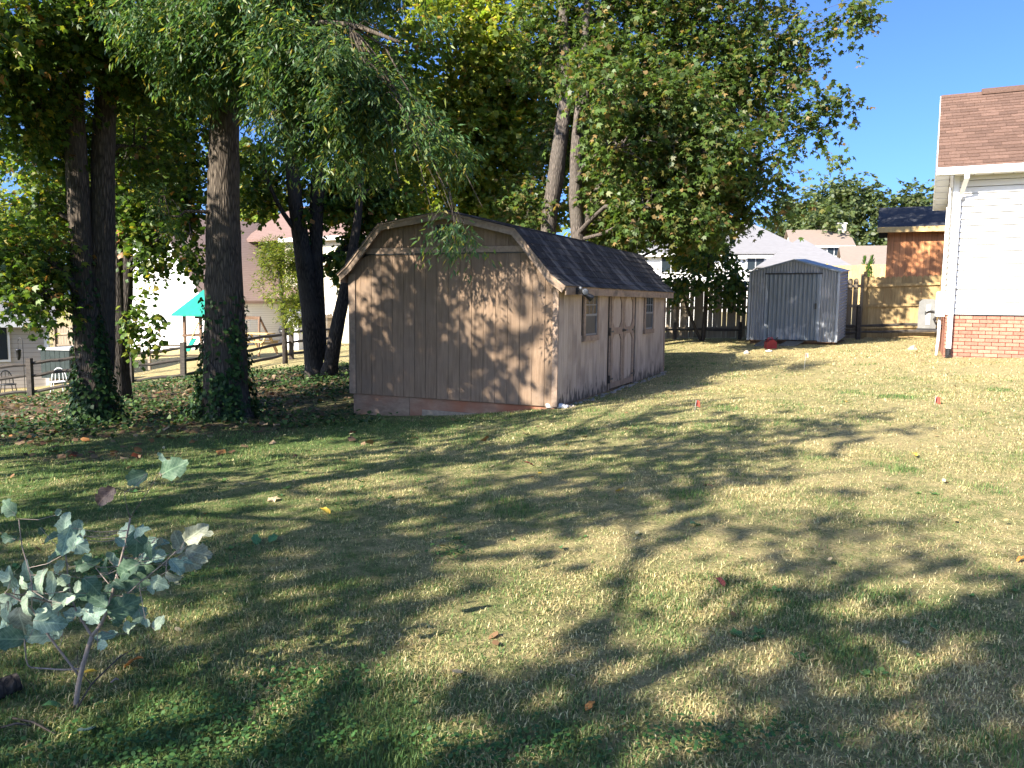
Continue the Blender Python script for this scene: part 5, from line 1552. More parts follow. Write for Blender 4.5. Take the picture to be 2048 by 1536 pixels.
# --- trees beside and behind the viewer whose shade falls on the lawn
SHADE = [(-9.5, -1.5, 1.0, .3), (-6.5, 3.2, .85, 1.7), (-12.5, 3.5, 1.1, 2.6), (-4.5, -5.0, .95, 4.0), (-10.5, 8.2, .95, 5.1), (-14.0, -5.0, 1.05, .9), (-7.3, 7.75, .6, 3.3), (-6.6, -2.9, .85, 2.1)]
def shade_crown(nm, n, rad, gate, seed):
    r = np.random.RandomState(seed)
    ms_ = []
    for k in range(nm):
        a = r.uniform(0, 6.28); q = 3.1 * r.uniform(.0, 1) ** .6; z = r.uniform(3.3, 9.5)
        ms_.append(((math.cos(a) * q, math.sin(a) * q, z), (rad, rad, rad * .65), n))
    p_, d_, _m = crown_points(r, ms_, 2.4, gate, seed)
    V_, F_, c_, _a, _b = spray_leaves(r, p_, d_, 9, .5, .15, STAR3, PAL_GUM)
    return fastmesh('crown', V_, F_, M_leaf, c_), ms_
crown_dense, _ = shade_crown(44, 48, .95, -.6, 92)
crown_me, smass = shade_crown(34, 14, .75, -.05, 90)
trunk_me = None
tb = MB(); rq = random.Random(6)
tb.tube([(0, 0, -.3), (0, 0, .3), (.05, 0, 2), (-.05, .05, 4.5), (.1, 0, 7), (0, .1, 9.2)], [.36, .26, .22, .17, .1, .03], 12, wob=.06, rng=rq)
trunk_me = tb.mesh('trunk', M_bark, True)
lb2 = MB()
for (c, r, n) in smass[::3]:
    c = Vector(c); a = Vector((0, 0, max(2.4, c.z - 1.6)))
    lb2.tube([a, (a + c) / 2 + Vector((0, 0, .2)), c], [.06, .04, .02], 6, False)
limb_me = lb2.mesh('limb', M_bark, True)
shade_words = ['beside the viewer on the left', 'left of the viewer nearest the lawn', 'farther out on the left', 'directly behind the viewer', 'left between viewer and ivy-clad trunk', 'far back on the left behind the viewer', 'small and low on the left beside the barn shed lawn', 'on the left just behind the viewer']
for (x, y, s_, a), wds in zip(SHADE, shade_words):
    t = thing('shade_tree', (x, y, float(hgt(x, y))), a, 'leafy tree outside the picture ' + wds, 'tree', 'trees shading the lawn')
    t.scale = (s_, s_, s_ if s_ != .6 else .72)
    put('crown', crown_dense if s_ == .6 else crown_me, t); put('trunk', trunk_me, t); put('limb', limb_me, t, kind='stuff')

# ------------------------------------------------------------------ grass
def inside_shed(x, y, m=.02):
    dx, dy = x - A0[0], y - A0[1]
    u = dx * math.cos(SA) + dy * math.sin(SA); v = -dx * math.sin(SA) + dy * math.cos(SA)
    return (u > -m) & (u < SL + m) & (v > -m) & (v < SW + m)
def inside_house(x, y):
    dx, dy = x - hc[0], y - hc[1]
    u = dx * math.cos(HY) + dy * math.sin(HY); v = -dx * math.sin(HY) + dy * math.cos(HY)
    return (u > -.05) & (v > -.05)
def inside_metal(x, y):
    dx, dy = x - mc[0], y - mc[1]
    u = dx * math.cos(MR) + dy * math.sin(MR); v = -dx * math.sin(MR) + dy * math.cos(MR)
    return (u > -MW - .05) & (u < .05) & (v > -.1) & (v < MDp + .1)

grng = np.random.RandomState(101)
def blade_zone(r0, r1, n, wid, hgt_, seg2):
    a = grng.uniform(-math.radians(40), math.radians(40), n)
    r = np.sqrt(grng.uniform(r0 ** 2, r1 ** 2, n))
    x, y = np.sin(a) * r, np.cos(a) * r
    k = ~(inside_shed(x, y) | inside_house(x, y) | inside_metal(x, y))
    d, b = dryness(x, y), bareness(x, y)
    k &= grng.uniform(0, 1, n) > b * .93
    tuft = vnoise(x, y, 0, 9.0, 31) * .6 + vnoise(x, y, 0, 3.2, 33) * .5
    k &= grng.uniform(0, 1, n) < .58 + .55 * tuft
    x, y, d, tuft = x[k], y[k], d[k], tuft[k]
    n = len(x)
    z = gh(x, y)
    # taller green tufts here and there
    tall = np.clip((vnoise(x, y, 0, 3.4, 37) - .6) * 2.5, 0, 1)
    dd = np.clip(d + .35 * vnoise(x, y, 0, 6.5, 35) + grng.normal(0, .28, n) - .8 * tall, 0, 1)
    h = hgt_ * grng.uniform(.45, 1.25, n) * (1 + .3 * tuft) * (1 + .55 * tall * grng.uniform(0, 1, n)) * (1.12 - .25 * dd)
    ang = grng.uniform(0, 2 * math.pi, n)
    lean = grng.uniform(.25, 1.25, n) * (.75 + .6 * dd) * (1 - .45 * tall)
    dx, dy = np.cos(ang), np.sin(ang)
    w = wid * grng.uniform(.6, 1.3, n)
    B = np.stack([x, y, z - .005], 1)
    side = np.stack([-dy, dx, np.zeros(n)], 1)
    fwd = np.stack([dx, dy, np.zeros(n)], 1)
    up = np.array([0, 0, 1.0])
    tip = B + fwd * (h * lean)[:, None] + up * (h * np.maximum(.2, 1 - .35 * lean))[:, None]
    green = np.array([(.085, .155, .046), (.115, .19, .058), (.065, .13, .042), (.18, .24, .075)])[grng.choice(4, n)]
    straw = np.array([(.64, .53, .27), (.5, .41, .2), (.72, .62, .34), (.4, .29, .165)])[grng.choice(4, n)]
    m = np.clip((dd - .3) * 2.2, 0, 1)[:, None]
    col = (green * (1 - m) + straw * m) * grng.uniform(.75, 1.2, (n, 1))
    if seg2:
        mid = B + fwd * (h * lean * .33)[:, None] + up * (h * .62)[:, None]
        V = np.stack([B - side * w[:, None] / 2, B + side * w[:, None] / 2, mid + side * w[:, None] * .42, mid - side * w[:, None] * .42, tip], 1)
        o = (np.arange(n) * 5)[:, None]
        F = np.concatenate([o + np.array([0, 1, 2]), o + np.array([0, 2, 3]), o + np.array([3, 2, 4])])
        return V.reshape(-1, 3), F, np.repeat(col, 5, 0)
    V = np.stack([B - side * w[:, None] / 2, B + side * w[:, None] / 2, tip], 1)
    F = (np.arange(n) * 3)[:, None] + np.arange(3)
    return V.reshape(-1, 3), F, np.repeat(col, 3, 0)
zs = [blade_zone(1.9, 4.6, 170000, .004, .031, True), blade_zone(4.6, 8.5, 195000, .0065, .033, False), blade_zone(8.5, 14, 170000, .011, .038, False), blade_zone(14, 27, 120000, .02, .045, False)]
o = 0; Vs, Fs, Cs = [], [], []
for V, F, C in zs:
    Vs.append(V); Fs.append(F + o); Cs.append(C); o += len(V)
put('grass', fastmesh('grass', np.concatenate(Vs), np.concatenate(Fs), M_grass, np.concatenate(Cs)), label='patchy green and straw coloured lawn grass', cat='grass', kind='stuff')

# ------------------------------------------------------------------ leaf litter, ground ivy, clover
lr = np.random.RandomState(111)
def scatter(n, xr, yr, prob):
    x = lr.uniform(*xr, n); y = lr.uniform(*yr, n)
    k = (lr.uniform(0, 1, n) < prob(x, y)) & ~inside_shed(x, y) & ~inside_house(x, y) & ~inside_metal(x, y)
    return x[k], y[k]
def flat_leaves(x, y, size, tmpl, cols, wts, lift=.012, tilt=.35):
    n = len(x)
    a = lr.uniform(0, 6.28, n)
    C = np.stack([x, y, gh(x, y) + lift + lr.uniform(0, .03, n)], 1)
    D = np.stack([np.cos(a), np.sin(a), lr.normal(0, .3, n)], 1)
    N_ = np.stack([lr.normal(0, tilt, n), lr.normal(0, tilt, n), np.ones(n)], 1)
    V, F, k = leaf_arrays(C, D, N_, size * lr.uniform(.6, 1.3, n), tmpl)
    return V, F, np.repeat(palette(lr, n, cols, wts), k, 0)
BROWN = [(.15, .1, .06), (.22, .155, .095), (.33, .255, .165), (.1, .062, .038), (.26, .13, .055), (.22, .06, .03)]
x, y = scatter(26000, (-16, 1), (7.5, 25), lambda x, y: .42 * bareness(x, y) ** 1.3 * (.35 + .65 * (vnoise(x, y, 0, 1.3, 63) > -.1)) + .01)
V, F, C = flat_leaves(x, y, .1, STAR3, BROWN, [3, 3, 2, 3, .5, .15])
put('leaf_litter', fastmesh('leaf_litter', V, F, M_litter, C), label='dry brown leaf litter under the trees on the left', cat='leaf litter', kind='stuff')
x, y = scatter(900, (-7, 12), (3, 24), lambda x, y: .55 + 0 * x)
V, F, C = flat_leaves(x, y, .05, OVAL, [(.35, .26, .12), (.5, .42, .25), (.2, .12, .06), (.45, .3, .07)], [3, 2, 3, .5])
put('lawn_litter', fastmesh('lawn_litter', V, F, M_litter, C), label='tiny dry leaves scattered thinly over the open lawn', cat='leaf litter', kind='stuff')
def ivyprob(x, y):
    p = 0
    for (cx, cy, r) in ((bA[0], bA[1] - .3, 1.2), (bC[0], bC[1] - .2, 1.3), (-6, 11.6, 1.2), (-8.2, 12.2, 1.5), (-3.3, 12.3, .8), (-4.6, 18.4, 1.6), (-9, 23.5, 1.6), (-5.2, 22.5, 1.5), (-3.5, 16, 1.0), (-7.5, 15.5, 1.6), (-5.4, 14.2, 1.2), (-9.6, 19, 1.8), (-6.8, 21, 1.6), (-10.5, 12.2, 1.6), (-2.9, 11.6, .7)):
        p = np.maximum(p, np.exp(-((x - cx) ** 2 + ((y - cy) * 1.4) ** 2) / r ** 2))
    return p * (.35 + .65 * (vnoise(x, y, 0, 2.2, 61) > -.1))
x, y = scatter(60000, (-13, -1.5), (9.5, 25), ivyprob)
n = len(x)
C = np.stack([x, y, gh(x, y) + .02 + lr.uniform(0, 1, n) ** 2 * .16], 1)
V, F, k = leaf_arrays(C, lr.normal(0, 1, (n, 3)) * np.array([1, 1, .4]), lr.normal(0, .45, (n, 3)) + np.array([0, -.2, 1]), .065 * lr.uniform(.6, 1.3, n), IVY)
cc = palette(lr, n, [(.03, .065, .018), (.05, .09, .022), (.075, .12, .03), (.02, .045, .015)], [3, 3, 1.5, 2])
put('ground_ivy', fastmesh('ground_ivy', V, F, M_ivy, np.repeat(cc, k, 0)), label='low dark green ivy creeping around the trunk bases', cat='ivy', kind='stuff')
def clprob(x, y):
    p = 0
    for (px, py, rx, ry) in ((265, 1500, .32, .14), (450, 1455, .34, .2), (560, 1500, .3, .14), (345, 1525, .3, .1), (905, 1110, .12, .1), (240, 1130, .5, .3), (1420, 1490, .3, .1), (1010, 1505, .3, .12), (600, 1370, .25, .1)):
        q = G(px, py)
        p = np.maximum(p, np.exp(-(((x - q[0]) / rx) ** 2 + ((y - q[1]) / ry) ** 2)))
    return p
x, y = scatter(60000, (-2.6, 1.6), (2.2, 6), clprob)
n = len(x)
C = np.stack([x, y, gh(x, y) + .012 + lr.uniform(0, .035, n)], 1)
V, F, k = leaf_arrays(C, lr.normal(0, 1, (n, 3)) * np.array([1, 1, .3]), lr.normal(0, .3, (n, 3)) + np.array([0, -.1, 1]), .019 * lr.uniform(.6, 1.35, n), OVAL)
cc = palette(lr, n, [(.05, .12, .03), (.075, .15, .04), (.035, .085, .028)], [3, 2, 3])
put('clover', fastmesh('clover', V, F, M_ivy, np.repeat(cc, k, 0)), label='low green clover patches in the near lawn', cat='clover', kind='stuff')

wr = np.random.RandomState(131)
aw = wr.uniform(-.68, .68, 420); rw = np.sqrt(wr.uniform(4.5, 70, 420))
xw, yw = np.sin(aw) * rw, np.cos(aw) * rw
kw = (vnoise(xw, yw, 0, .9, 71) > .25) & (bareness(xw, yw) < .5) & ~inside_shed(xw, yw)
xw, yw = xw[kw], yw[kw]
nl = 7
aa = wr.uniform(0, 6.28, (len(xw), 1)) + np.arange(nl)[None] * (6.28 / nl) + wr.normal(0, .3, (len(xw), nl))
D = np.stack([np.cos(aa), np.sin(aa), wr.uniform(.1, .75, aa.shape)], -1).reshape(-1, 3)
C = np.repeat(np.stack([xw, yw, gh(xw, yw) + .006], 1), nl, 0)
V, F, k = leaf_arrays(C, D, wr.normal(0, .25, D.shape) + np.array([0, 0, 1]), np.repeat(wr.uniform(.015, .045, len(xw)), nl) * wr.uniform(.6, 1.2, len(D)), OVAL)
cc = palette(wr, len(D), [(.06, .14, .045), (.09, .17, .05), (.13, .2, .06)], [3, 3, 1])
put('lawn_weeds', fastmesh('lawn_weeds', V, F, M_ivy, np.repeat(cc, k, 0)), label='small broad-leaved weeds dotted through the lawn', cat='weeds', kind='stuff')

# ------------------------------------------------------------------ single fallen leaves
def solidleaf(name, c1, c2, trans=.2):
    m, nt, b, out = newmat(name)
    N, L = nt.nodes, nt.links
    tc = N.new('ShaderNodeTexCoord')
    nz = N.new('ShaderNodeTexNoise'); nz.inputs['Scale'].default_value = 9; nz.inputs['Detail'].default_value = 5
    oi = N.new('ShaderNodeObjectInfo')
    ad = N.new('ShaderNodeVectorMath'); ad.operation = 'ADD'
    ml = N.new('ShaderNodeMath'); ml.operation = 'MULTIPLY'; ml.inputs[1].default_value = 19
    L.new(oi.outputs['Random'], ml.inputs[0]); L.new(tc.outputs['Object'], ad.inputs[0]); L.new(ml.outputs[0], ad.inputs[1]); L.new(ad.outputs[0], nz.inputs['Vector'])
    # fine side veins across the blade
    sp = N.new('ShaderNodeSeparateXYZ'); L.new(tc.outputs['Object'], sp.inputs[0])
    ab = N.new('ShaderNodeMath'); ab.operation = 'ABSOLUTE'; L.new(sp.outputs['X'], ab.inputs[0])
    vy = N.new('ShaderNodeMath'); vy.operation = 'SUBTRACT'; L.new(sp.outputs['Y'], vy.inputs[0]); L.new(ab.outputs[0], vy.inputs[1])
    sn = N.new('ShaderNodeMath'); sn.operation = 'PINGPONG'; sn.inputs[1].default_value = .07; L.new(vy.outputs[0], sn.inputs[0])
    rv = N.new('ShaderNodeMapRange'); rv.inputs['From Min'].default_value = 0; rv.inputs['From Max'].default_value = .018; rv.inputs['To Min'].default_value = .55; rv.inputs['To Max'].default_value = 0
    L.new(sn.outputs[0], rv.inputs[0])
    rm = N.new('ShaderNodeMapRange'); rm.inputs['From Min'].default_value = .008; rm.inputs['From Max'].default_value = .028; rm.inputs['To Min'].default_value = .8; rm.inputs['To Max'].default_value = 0
    L.new(ab.outputs[0], rm.inputs[0])
    mxv = N.new('ShaderNodeMath'); mxv.operation = 'MAXIMUM'; L.new(rv.outputs[0], mxv.inputs[0]); L.new(rm.outputs[0], mxv.inputs[1])
    rv = mxv
    rp = N.new('ShaderNodeValToRGB'); rp.color_ramp.elements[0].position = .35; rp.color_ramp.elements[1].position = .65
    rp.color_ramp.elements[0].color = (*c1, 1); rp.color_ramp.elements[1].color = (*c2, 1)
    L.new(nz.outputs['Fac'], rp.inputs[0])
    mv = N.new('ShaderNodeMixRGB'); mv.inputs[2].default_value = (min(1, c2[0] * 1.5), min(1, c2[1] * 1.5), min(1, c2[2] * 1.4), 1)
    L.new(rv.outputs[0], mv.inputs[0]); L.new(rp.outputs[0], mv.inputs[1])
    L.new(mv.outputs[0], b.inputs['Base Color']); b.inputs['Roughness'].default_value = .55; b.inputs['Specular IOR Level'].default_value = .35
    bp = N.new('ShaderNodeBump'); bp.inputs['Strength'].default_value = .3; L.new(rv.outputs[0], bp.inputs['Height']); L.new(bp.outputs[0], b.inputs['Normal'])
    tr = N.new('ShaderNodeBsdfTranslucent'); L.new(mv.outputs[0], tr.inputs['Color'])
    mx = N.new('ShaderNodeMixShader'); mx.inputs[0].default_value = trans
    L.new(b.outputs[0], mx.inputs[1]); L.new(tr.outputs[0], mx.inputs[2]); L.new(mx.outputs[0], out.inputs['Surface'])
    return m
M_sl = {'pale': solidleaf('pale leaf', (.27, .36, .25), (.39, .48, .34), .35), 'grey': solidleaf('grey green leaf', (.17, .26, .2), (.27, .37, .29), .3),
        'dark': solidleaf('dark leaf', (.065, .13, .075), (.13, .2, .125), .3), 'dry': solidleaf('drying leaf', (.24, .25, .17), (.36, .38, .27), .25),
        'brown': solidleaf('brown leaf', (.06, .04, .035), (.13, .09, .075), .1), 'yellow': solidleaf('yellow leaf', (.6, .36, .04), (.72, .5, .08), .2),
        'orange': solidleaf('orange leaf', (.5, .17, .04), (.62, .27, .07), .2), 'red': solidleaf('red leaf', (.17, .035, .03), (.26, .08, .06), .2),
        'green': solidleaf('fresh green leaf', (.07, .18, .07), (.12, .25, .09), .25), 'tan': solidleaf('tan leaf', (.42, .3, .18), (.55, .42, .27), .2)}
def blade_mesh(mat, seed, aspect=.62, curl=.18, nx=4, ny=7):
    r = random.Random(seed)
    V, F = [], []
    ph = r.uniform(0, 6)
    for j in range(ny + 1):
        v = j / ny
        w = aspect / 2 * (math.sin(math.pi * min(1, (v * .93 + .03)) ** .8) ** .75) * (1 + .16 * math.sin(v * 15 + ph) + .08 * math.sin(v * 31 + 2 * ph))
        for i in range(nx + 1):
            u = (i / nx - .5) * 2
            z = -curl * (v - .4) ** 2 + (.3 + .25 * math.sin(ph)) * abs(u) * w * (1 - .2 * v) + .035 * math.sin(u * 4 + v * 11 + ph) * abs(u) + .03 * math.sin(v * 9 + ph)
            V.append((u * w, v + .04 * abs(u) * math.sin(j * 2.1 + ph), z))
    for j in range(ny):
        for i in range(nx):
            a = j * (nx + 1) + i
            F.append((a, a + 1, a + nx + 2, a + nx + 1))
    return MB().add(V, F).mesh('leaf', mat, True)
def star_mesh(mat, seed):
    V, F = _sv, _sf
    r = random.Random(seed)
    return MB().add([(a, b, c + r.uniform(-.06, .06)) for a, b, c in V], [tuple(f) for f in F]).mesh('leaf', mat)
single = [(1240, 986, .11, 'yellow', 'o', 'orange-yellow fallen leaf on the shaded lawn right of centre'), (1058, 931, .1, 'red', 's', 'dark red star-shaped leaf on the lawn below the barn shed corner'),
          (1416, 977, .085, 'red', 's', 'pinkish red fallen leaf right of the orange-yellow one'), (1390, 1056, .1, 'green', 'o', 'large fresh green leaf on the lawn, right of centre'),
          (1121, 1102, .06, 'green', 'o', 'small upright green leaf in the middle of the lawn'), (548, 1084, .09, 'green', 'o', 'right one of two broad green weed leaves in the lawn'),
          (512, 1087, .1, 'green', 'o', 'left one of two broad green weed leaves in the lawn'), (650, 1028, .1, 'yellow', 'o', 'yellow fallen leaf left of centre in the shade'),
          (547, 1003, .11, 'tan', 's', 'tan star-shaped leaf beside the lit streak of lawn'), (1180, 1424, .05, 'orange', 'o', 'small orange leaf near the bottom of the lawn'),
          (1440, 1173, .065, 'red', 'o', 'reddish brown leaf in the lower right lawn'), (1828, 913, .08, 'yellow', 'o', 'small yellow leaf on the sunny lawn at right'),
          (266, 1336, .08, 'orange', 'o', 'orange-brown leaf beside the leaning dead stalk'), (178, 1357, .06, 'yellow', 'o', 'yellow-green leaf right beside the sapling stem'),
          (108, 1424, .07, 'green', 'o', 'bright green leaf at the foot of the sapling'), (2043, 1126, .06, 'orange', 'o', 'orange leaf at the right edge of the lawn'), (176, 1471, .1, 'grey', 'o', 'grey-green leaf lying below the sapling')]
rs2 = random.Random(17)
for i, (px, py, s_, m, kd, lb_) in enumerate(single):
    q = G(px, py)
    me = blade_mesh(M_sl[m], i + 200, .55, .35) if kd == 'o' else star_mesh(M_sl[m], i)
    M = Matrix.Translation((q[0], q[1], q[2] + .03)) @ Matrix.Rotation(rs2.uniform(0, 6.28), 4, 'Z') @ Matrix.Rotation(rs2.uniform(.15, .55), 4, 'X') @ Matrix.Rotation(rs2.uniform(-.3, .3), 4, 'Y') @ Matrix.Diagonal((s_ * 1.15, s_ * 1.15, s_ * 1.15, 1)) @ Matrix.Translation((0, -.5, 0))
    put('fallen_leaf', me, None, M, lb_, 'leaf', 'single fallen leaves on the lawn')

# ------------------------------------------------------------------ sapling in the left foreground
q = G(150, 1416)
SY = float(q[1])
sb = np.array([q[0], q[1], q[2] - .02])
sap = thing('sapling', sb, 0, 'cut-back sapling with pale grey-green wilting leaves in the left foreground', 'sapling')
def zp(x, y, dy=0.0):
    p_ = P(x / 2.56, 860 + y / 2.56, SY + dy)
    return p_ - sb
STP = []
def stem(pts, r0, r1, mat=M_stem, d0=0.0, d1=0.0):
    n = len(pts)
    q_ = [zp(x, y, d0 + (d1 - d0) * i / (n - 1)) for i, (x, y) in enumerate(pts)]
    pa = []
    for i in range(n - 1):
        for k in range(3):
            pa.append(np.array(q_[i]) + (np.array(q_[i + 1]) - np.array(q_[i])) * k / 3)
    pa.append(np.array(q_[-1])); pa = np.array(pa)
    pa[1:-1] = (pa[:-2] + 2 * pa[1:-1] + pa[2:]) / 4
    STP.extend(list(pa[2:]))
    MB().tube(pa, np.linspace(r0, r1, len(pa)) * .82, 8, wob=.12, rng=random.Random(3)).build('stem', mat, sap, True)
stem([(385, 1440), (400, 1310), (425, 1200), (470, 1055)], .0135, .0105)
stem([(470, 1055), (515, 1000), (548, 930), (577, 830), (610, 700), (650, 545), (667, 450)], .0095, .004, d1=.05)
stem([(470, 1055), (425, 985), (378, 905), (352, 790), (335, 620)], .0065, .003, d1=.12)
stem([(402, 1255), (330, 1160), (240, 1042), (162, 905), (60, 850), (25, 835)], .006, .003, d1=-.1)
stem([(162, 905), (166, 780), (135, 670), (110, 590), (96, 455)], .0035, .002, d0=-.07, d1=-.02)
stem([(378, 905), (260, 885), (170, 856), (40, 836)], .004, .0025, M_stem_dark, .05, .0)
stem([(600, 750), (700, 655), (800, 555)], .004, .002, d0=.03, d1=-.1)
stem([(582, 872), (660, 835), (705, 790), (830, 690), (900, 622)], .0042, .002, d0=.02, d1=-.12)
stem([(667, 450), (650, 400), (636, 320)], .0022, .0014, M_stem_dark, .05, .1)
stem([(667, 450), (720, 372), (780, 280), (818, 215)], .0022, .0014, M_stem_dark, .05, .1)
stem([(408, 1222), (330, 1228), (210, 1220), (138, 1215), (126, 1090)], .005, .0028, d1=-.06)
stem([(575, 808), (525, 750), (490, 705)], .003, .0016, d0=.03, d1=.1)
stem([(505, 1005), (500, 960), (530, 900)], .003, .0018, d1=.1)
SLV = [(833, 135, 75, 100, 'grey'), (890, 195, 140, 20, 'dark'), (695, 245, 130, 200, 'dark'), (540, 340, 105, 215, 'brown'), (40, 395, 105, 150, 'dark'), (30, 550, 95, 170, 'dark'), (300, 415, 50, 60, 'grey'),
       (335, 480, 115, 90, 'grey'), (395, 490, 95, 60, 'grey'), (335, 570, 130, 270, 'grey'), (405, 590, 115, 340, 'grey'), (270, 545, 95, 200, 'dark'), (280, 645, 100, 200, 'dark'), (430, 690, 125, 0, 'dark'), (55, 775, 115, 100, 'pale'), (140, 740, 115, 95, 'pale'),
       (205, 770, 115, 250, 'pale'), (275, 790, 135, 270, 'pale'), (300, 700, 85, 60, 'pale'), (400, 800, 60, 70, 'pale'), (320, 875, 125, 20, 'pale'), (450, 840, 150, 10, 'dark'), (540, 720, 125, 100, 'dark'), (585, 650, 105, 100, 'grey'), (650, 530, 115, 100, 'grey'), (690, 545, 105, 60, 'grey'),
       (725, 525, 80, 40, 'grey'), (780, 580, 125, 10, 'grey'), (790, 650, 145, 350, 'grey'), (740, 690, 115, 330, 'dark'), (840, 600, 95, 300, 'dry'), (905, 560, 125, 110, 'dry'), (1000, 530, 130, 35, 'dry'), (1020, 630, 125, 340, 'dry'), (970, 680, 125, 330, 'dry'), (905, 700, 95, 300, 'grey'),
       (890, 755, 85, 320, 'dry'), (815, 785, 95, 330, 'pale'), (700, 590, 125, 270, 'dark'), (650, 720, 145, 200, 'dark'), (690, 775, 145, 0, 'dark'), (450, 920, 135, 40, 'grey'), (470, 955, 95, 330, 'grey'), (640, 900, 155, 10, 'dark'), (715, 950, 105, 275, 'grey'), (675, 1005, 85, 70, 'pale'),
       (545, 1060, 105, 0, 'grey'), (812, 985, 75, 60, 'pale'), (45, 920, 135, 250, 'pale'), (110, 985, 155, 270, 'dry'), (40, 990, 125, 200, 'grey'), (220, 1010, 155, 200, 'grey'), (265, 920, 135, 330, 'pale'), (255, 985, 145, 350, 'grey'), (25, 1070, 165, 180, 'dark'), (140, 900, 105, 270, 'pale'),
       (200, 1055, 135, 180, 'grey'), (18, 860, 85, 170, 'pale'), (560, 830, 95, 90, 'dark'), (500, 870, 110, 150, 'dark'), (610, 800, 110, 330, 'dark'), (380, 940, 110, 200, 'grey'), (180, 850, 95, 300, 'pale'), (90, 850, 90, 250, 'pale'), (600, 980, 100, 300, 'dark')]
_rx = random.Random(5)
SLV = SLV + [(x + _rx.uniform(-60, 60), y + _rx.uniform(-45, 45), s_ * _rx.uniform(.45, .75), an + _rx.uniform(-70, 70), m) for (x, y, s_, an, m) in SLV[7:] ]
lm = {}
for m in ('pale', 'grey', 'dark', 'dry', 'brown'):
    lm[m] = [blade_mesh(M_sl[m], 10 * k + len(m), (.66, .5, .74, .58)[k], (.5, 1.1, .3, -.6)[k], 6, 10) for k in range(4)]
for i, (x, y, s_, an, m) in enumerate(SLV):
    r = random.Random(300 + i)
    dy = r.uniform(-.14, .2)
    c = Vector(zp(x, y, dy))
    a = math.radians(an + r.uniform(-12, 12))
    size = s_ / 2.56 * SY / FPX * 1.1
    ax = Vector((math.cos(a), r.uniform(-.5, .5), math.sin(a))).normalized()
    nr = Vector((r.uniform(-.9, .9), -1, r.uniform(-.2, 1.3)))
    sd = ax.cross(nr).normalized(); nr = sd.cross(ax)
    M = Matrix(((sd.x, ax.x, nr.x, c.x), (sd.y, ax.y, nr.y, c.y), (sd.z, ax.z, nr.z, c.z), (0, 0, 0, 1))) @ Matrix.Diagonal((size, size, size, 1)) @ Matrix.Translation((0, -.5, 0))
    put('leaf', r.choice(lm[m]), sap, M)
    bs = np.array(c - ax * size * .48)
    dd_ = [float(np.linalg.norm(bs - q_)) for q_ in STP]
    j = int(np.argmin(dd_))
    if .02 < dd_[j] < .3:
        e_ = np.array(STP[j]); md = (bs + e_) / 2 + np.array([0, 0, -.012])
        MB().tube([e_, md, bs, bs + np.array(ax) * size * .15], [.0016, .0013, .0011, .0008], 4).build('petiole', M_stem_dark if m == 'brown' else M_stem, sap)

# dead stalk, sticks and the cut log at the left edge
q0, q1 = G(128, 1448), G(272, 1316)
dst = thing('dead_stalk', q0, 0, 'thin dead stalk leaning over the grass beside the sapling', 'stalk')
B = Vector(q0)
pa = [Vector(q0) - B + Vector((0, 0, -.02)), (Vector(q0) - B).lerp(Vector(q1) - B, .35) + Vector((0, 0, .06)), (Vector(q0) - B).lerp(Vector(q1) - B, .7) + Vector((.01, 0, .08)), Vector(q1) - B + Vector((0, 0, .05))]
MB().tube(pa, [.004, .0038, .003, .0018], 6).build('stem', M_stem_dark, dst, True)
MB().tube([pa[1], pa[1] + Vector((-.06, .02, .05)), pa[1] + Vector((-.07, .03, .13))], [.002, .0018, .001], 5).build('side_twig', M_stem_dark, dst, True)
q0 = G(-30, 1408); q1 = G(40, 1386)
lg = thing('cut_branch', q0, 0, 'dark hollow cut branch with a pale rim at the lower left edge', 'branch')
d = Vector(q1) - Vector(q0)
MB().tube([-d * .8 + Vector((0, 0, .03)), Vector((0, 0, .035)), d * .6 + Vector((0, 0, .045)), d + Vector((0, 0, .05))], [.045, .043, .04, .036], 12, False, wob=.06, rng=random.Random(2)).build('bark', M_bark_dark, lg, True)
MB().tube([d * 1.001 + Vector((0, 0, .05)), d * 1.012 + Vector((0, 0, .0505))], [.036, .03], 12, False).build('rim', M_stem, lg, True)
MB().tube([d * .7 + Vector((0, 0, .046)), d * .985 + Vector((0, 0, .05))], [.03, .031], 12, True).build('heartwood', M_bark_dark, lg, True)
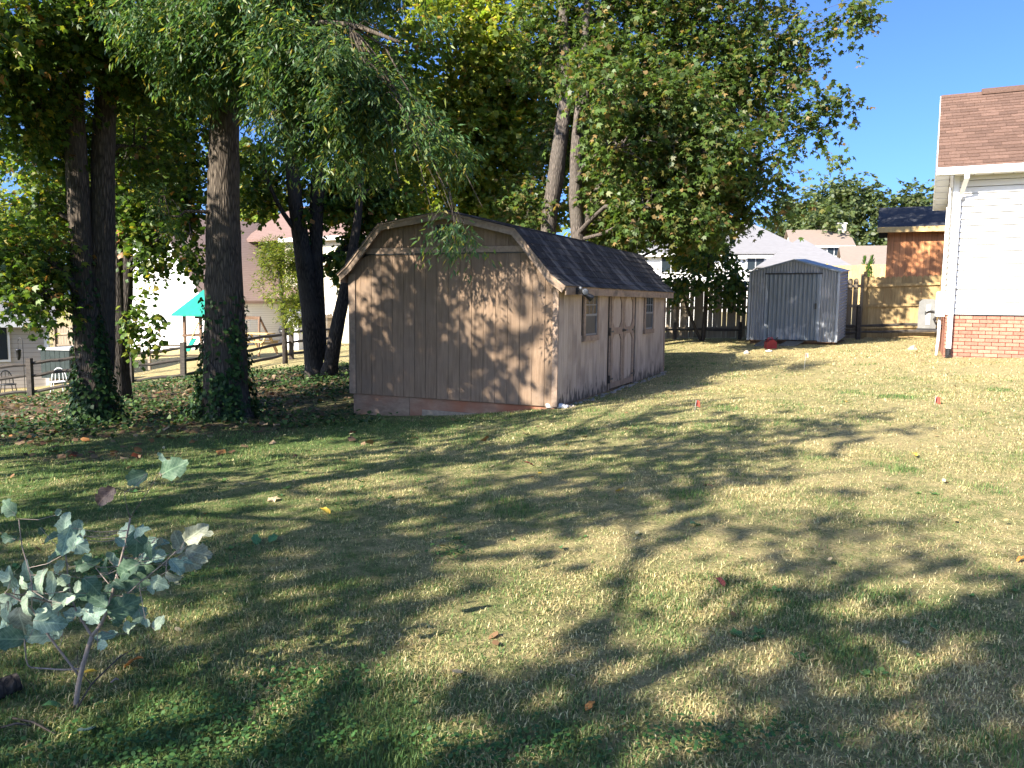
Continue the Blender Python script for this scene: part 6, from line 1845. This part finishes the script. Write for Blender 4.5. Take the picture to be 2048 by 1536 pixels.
for k, (a, b_, lb_) in enumerate((((0, 1466), (62, 1461), 'short grey twig lying at the lower left edge'), ((222, 1374), (238, 1369), 'short pale stick in the grass right of the sapling'), ((20, 1445), (110, 1478), 'thin dark twig below the cut branch'))):
    q0, q1 = Vector(G(*a)), Vector(G(*b_))
    tw = thing('twig', q0, 0, lb_, 'twig', 'twigs lying in the near grass')
    m = (q1 - q0) / 2
    MB().tube([Vector((0, 0, .02)), m + Vector((0, .01, .028)), q1 - q0 + Vector((0, 0, .02))], [.004, .0045, .003], 6).build('stick', M_stem if k == 1 else M_stem_dark, tw, True)

# ------------------------------------------------------------------ marking flags
def flag(px, py0, py1, mat, label, lean=.02):
    g_ = G(px, py0)
    t = thing('marking_flag', g_, 0, label, 'flag', 'small utility marking flags in the lawn')
    H = (py0 - py1) / FPX * float(g_[1])
    MB().tube([(0, 0, -.05), (lean * .5, 0, H * .5), (lean, 0, H)], .0035, 5).build('wire', M_greyplastic, t, True)
    f = MB()
    V, F = [], []
    for i in range(5):
        u = i / 4
        off = .02 * math.sin(u * 4)
        V += [(lean + u * .05, off, H - .075 - .02 * u), (lean + u * .045, off + .012, H - .012 * u)]
    for i in range(4): F.append((2 * i, 2 * i + 2, 2 * i + 3, 2 * i + 1))
    f.add(V, F); f.add([(a, b + .002, c) for a, b, c in V], [tuple(reversed(q)) for q in F])
    f.build('pennant', mat, t, True)
flag(1608, 741, 705, M_flag_pink, 'pale pink marking flag on a tall wire in front of the metal shed')
flag(1389, 822, 800, M_flag_orange, 'dark orange marking flag in the lawn right of the barn shed')
flag(1868, 812, 792, M_flag_orange, 'red marking flag in the sunny lawn near the white house')
for px, py, s_, lb_ in ((1826, 701, .1, 'pale rock on the lawn left of the white house corner'), (1493, 707, .07, 'pale stone at the left front of the metal shed')):
    g_ = G(px, py)
    t = thing('rock', g_, .4, lb_, 'rock')
    r = random.Random(px)
    b_ = MB().tube([(0, 0, -.03), (0, 0, s_ * .25), (.01, 0, s_ * .8), (.02, 0, s_ * 1.2)], [s_ * .8, s_, s_ * .75, s_ * .25], 8, wob=.25, rng=r)
    b_.build('stone', M_stone if px < 1600 else M_flag_pink, t)
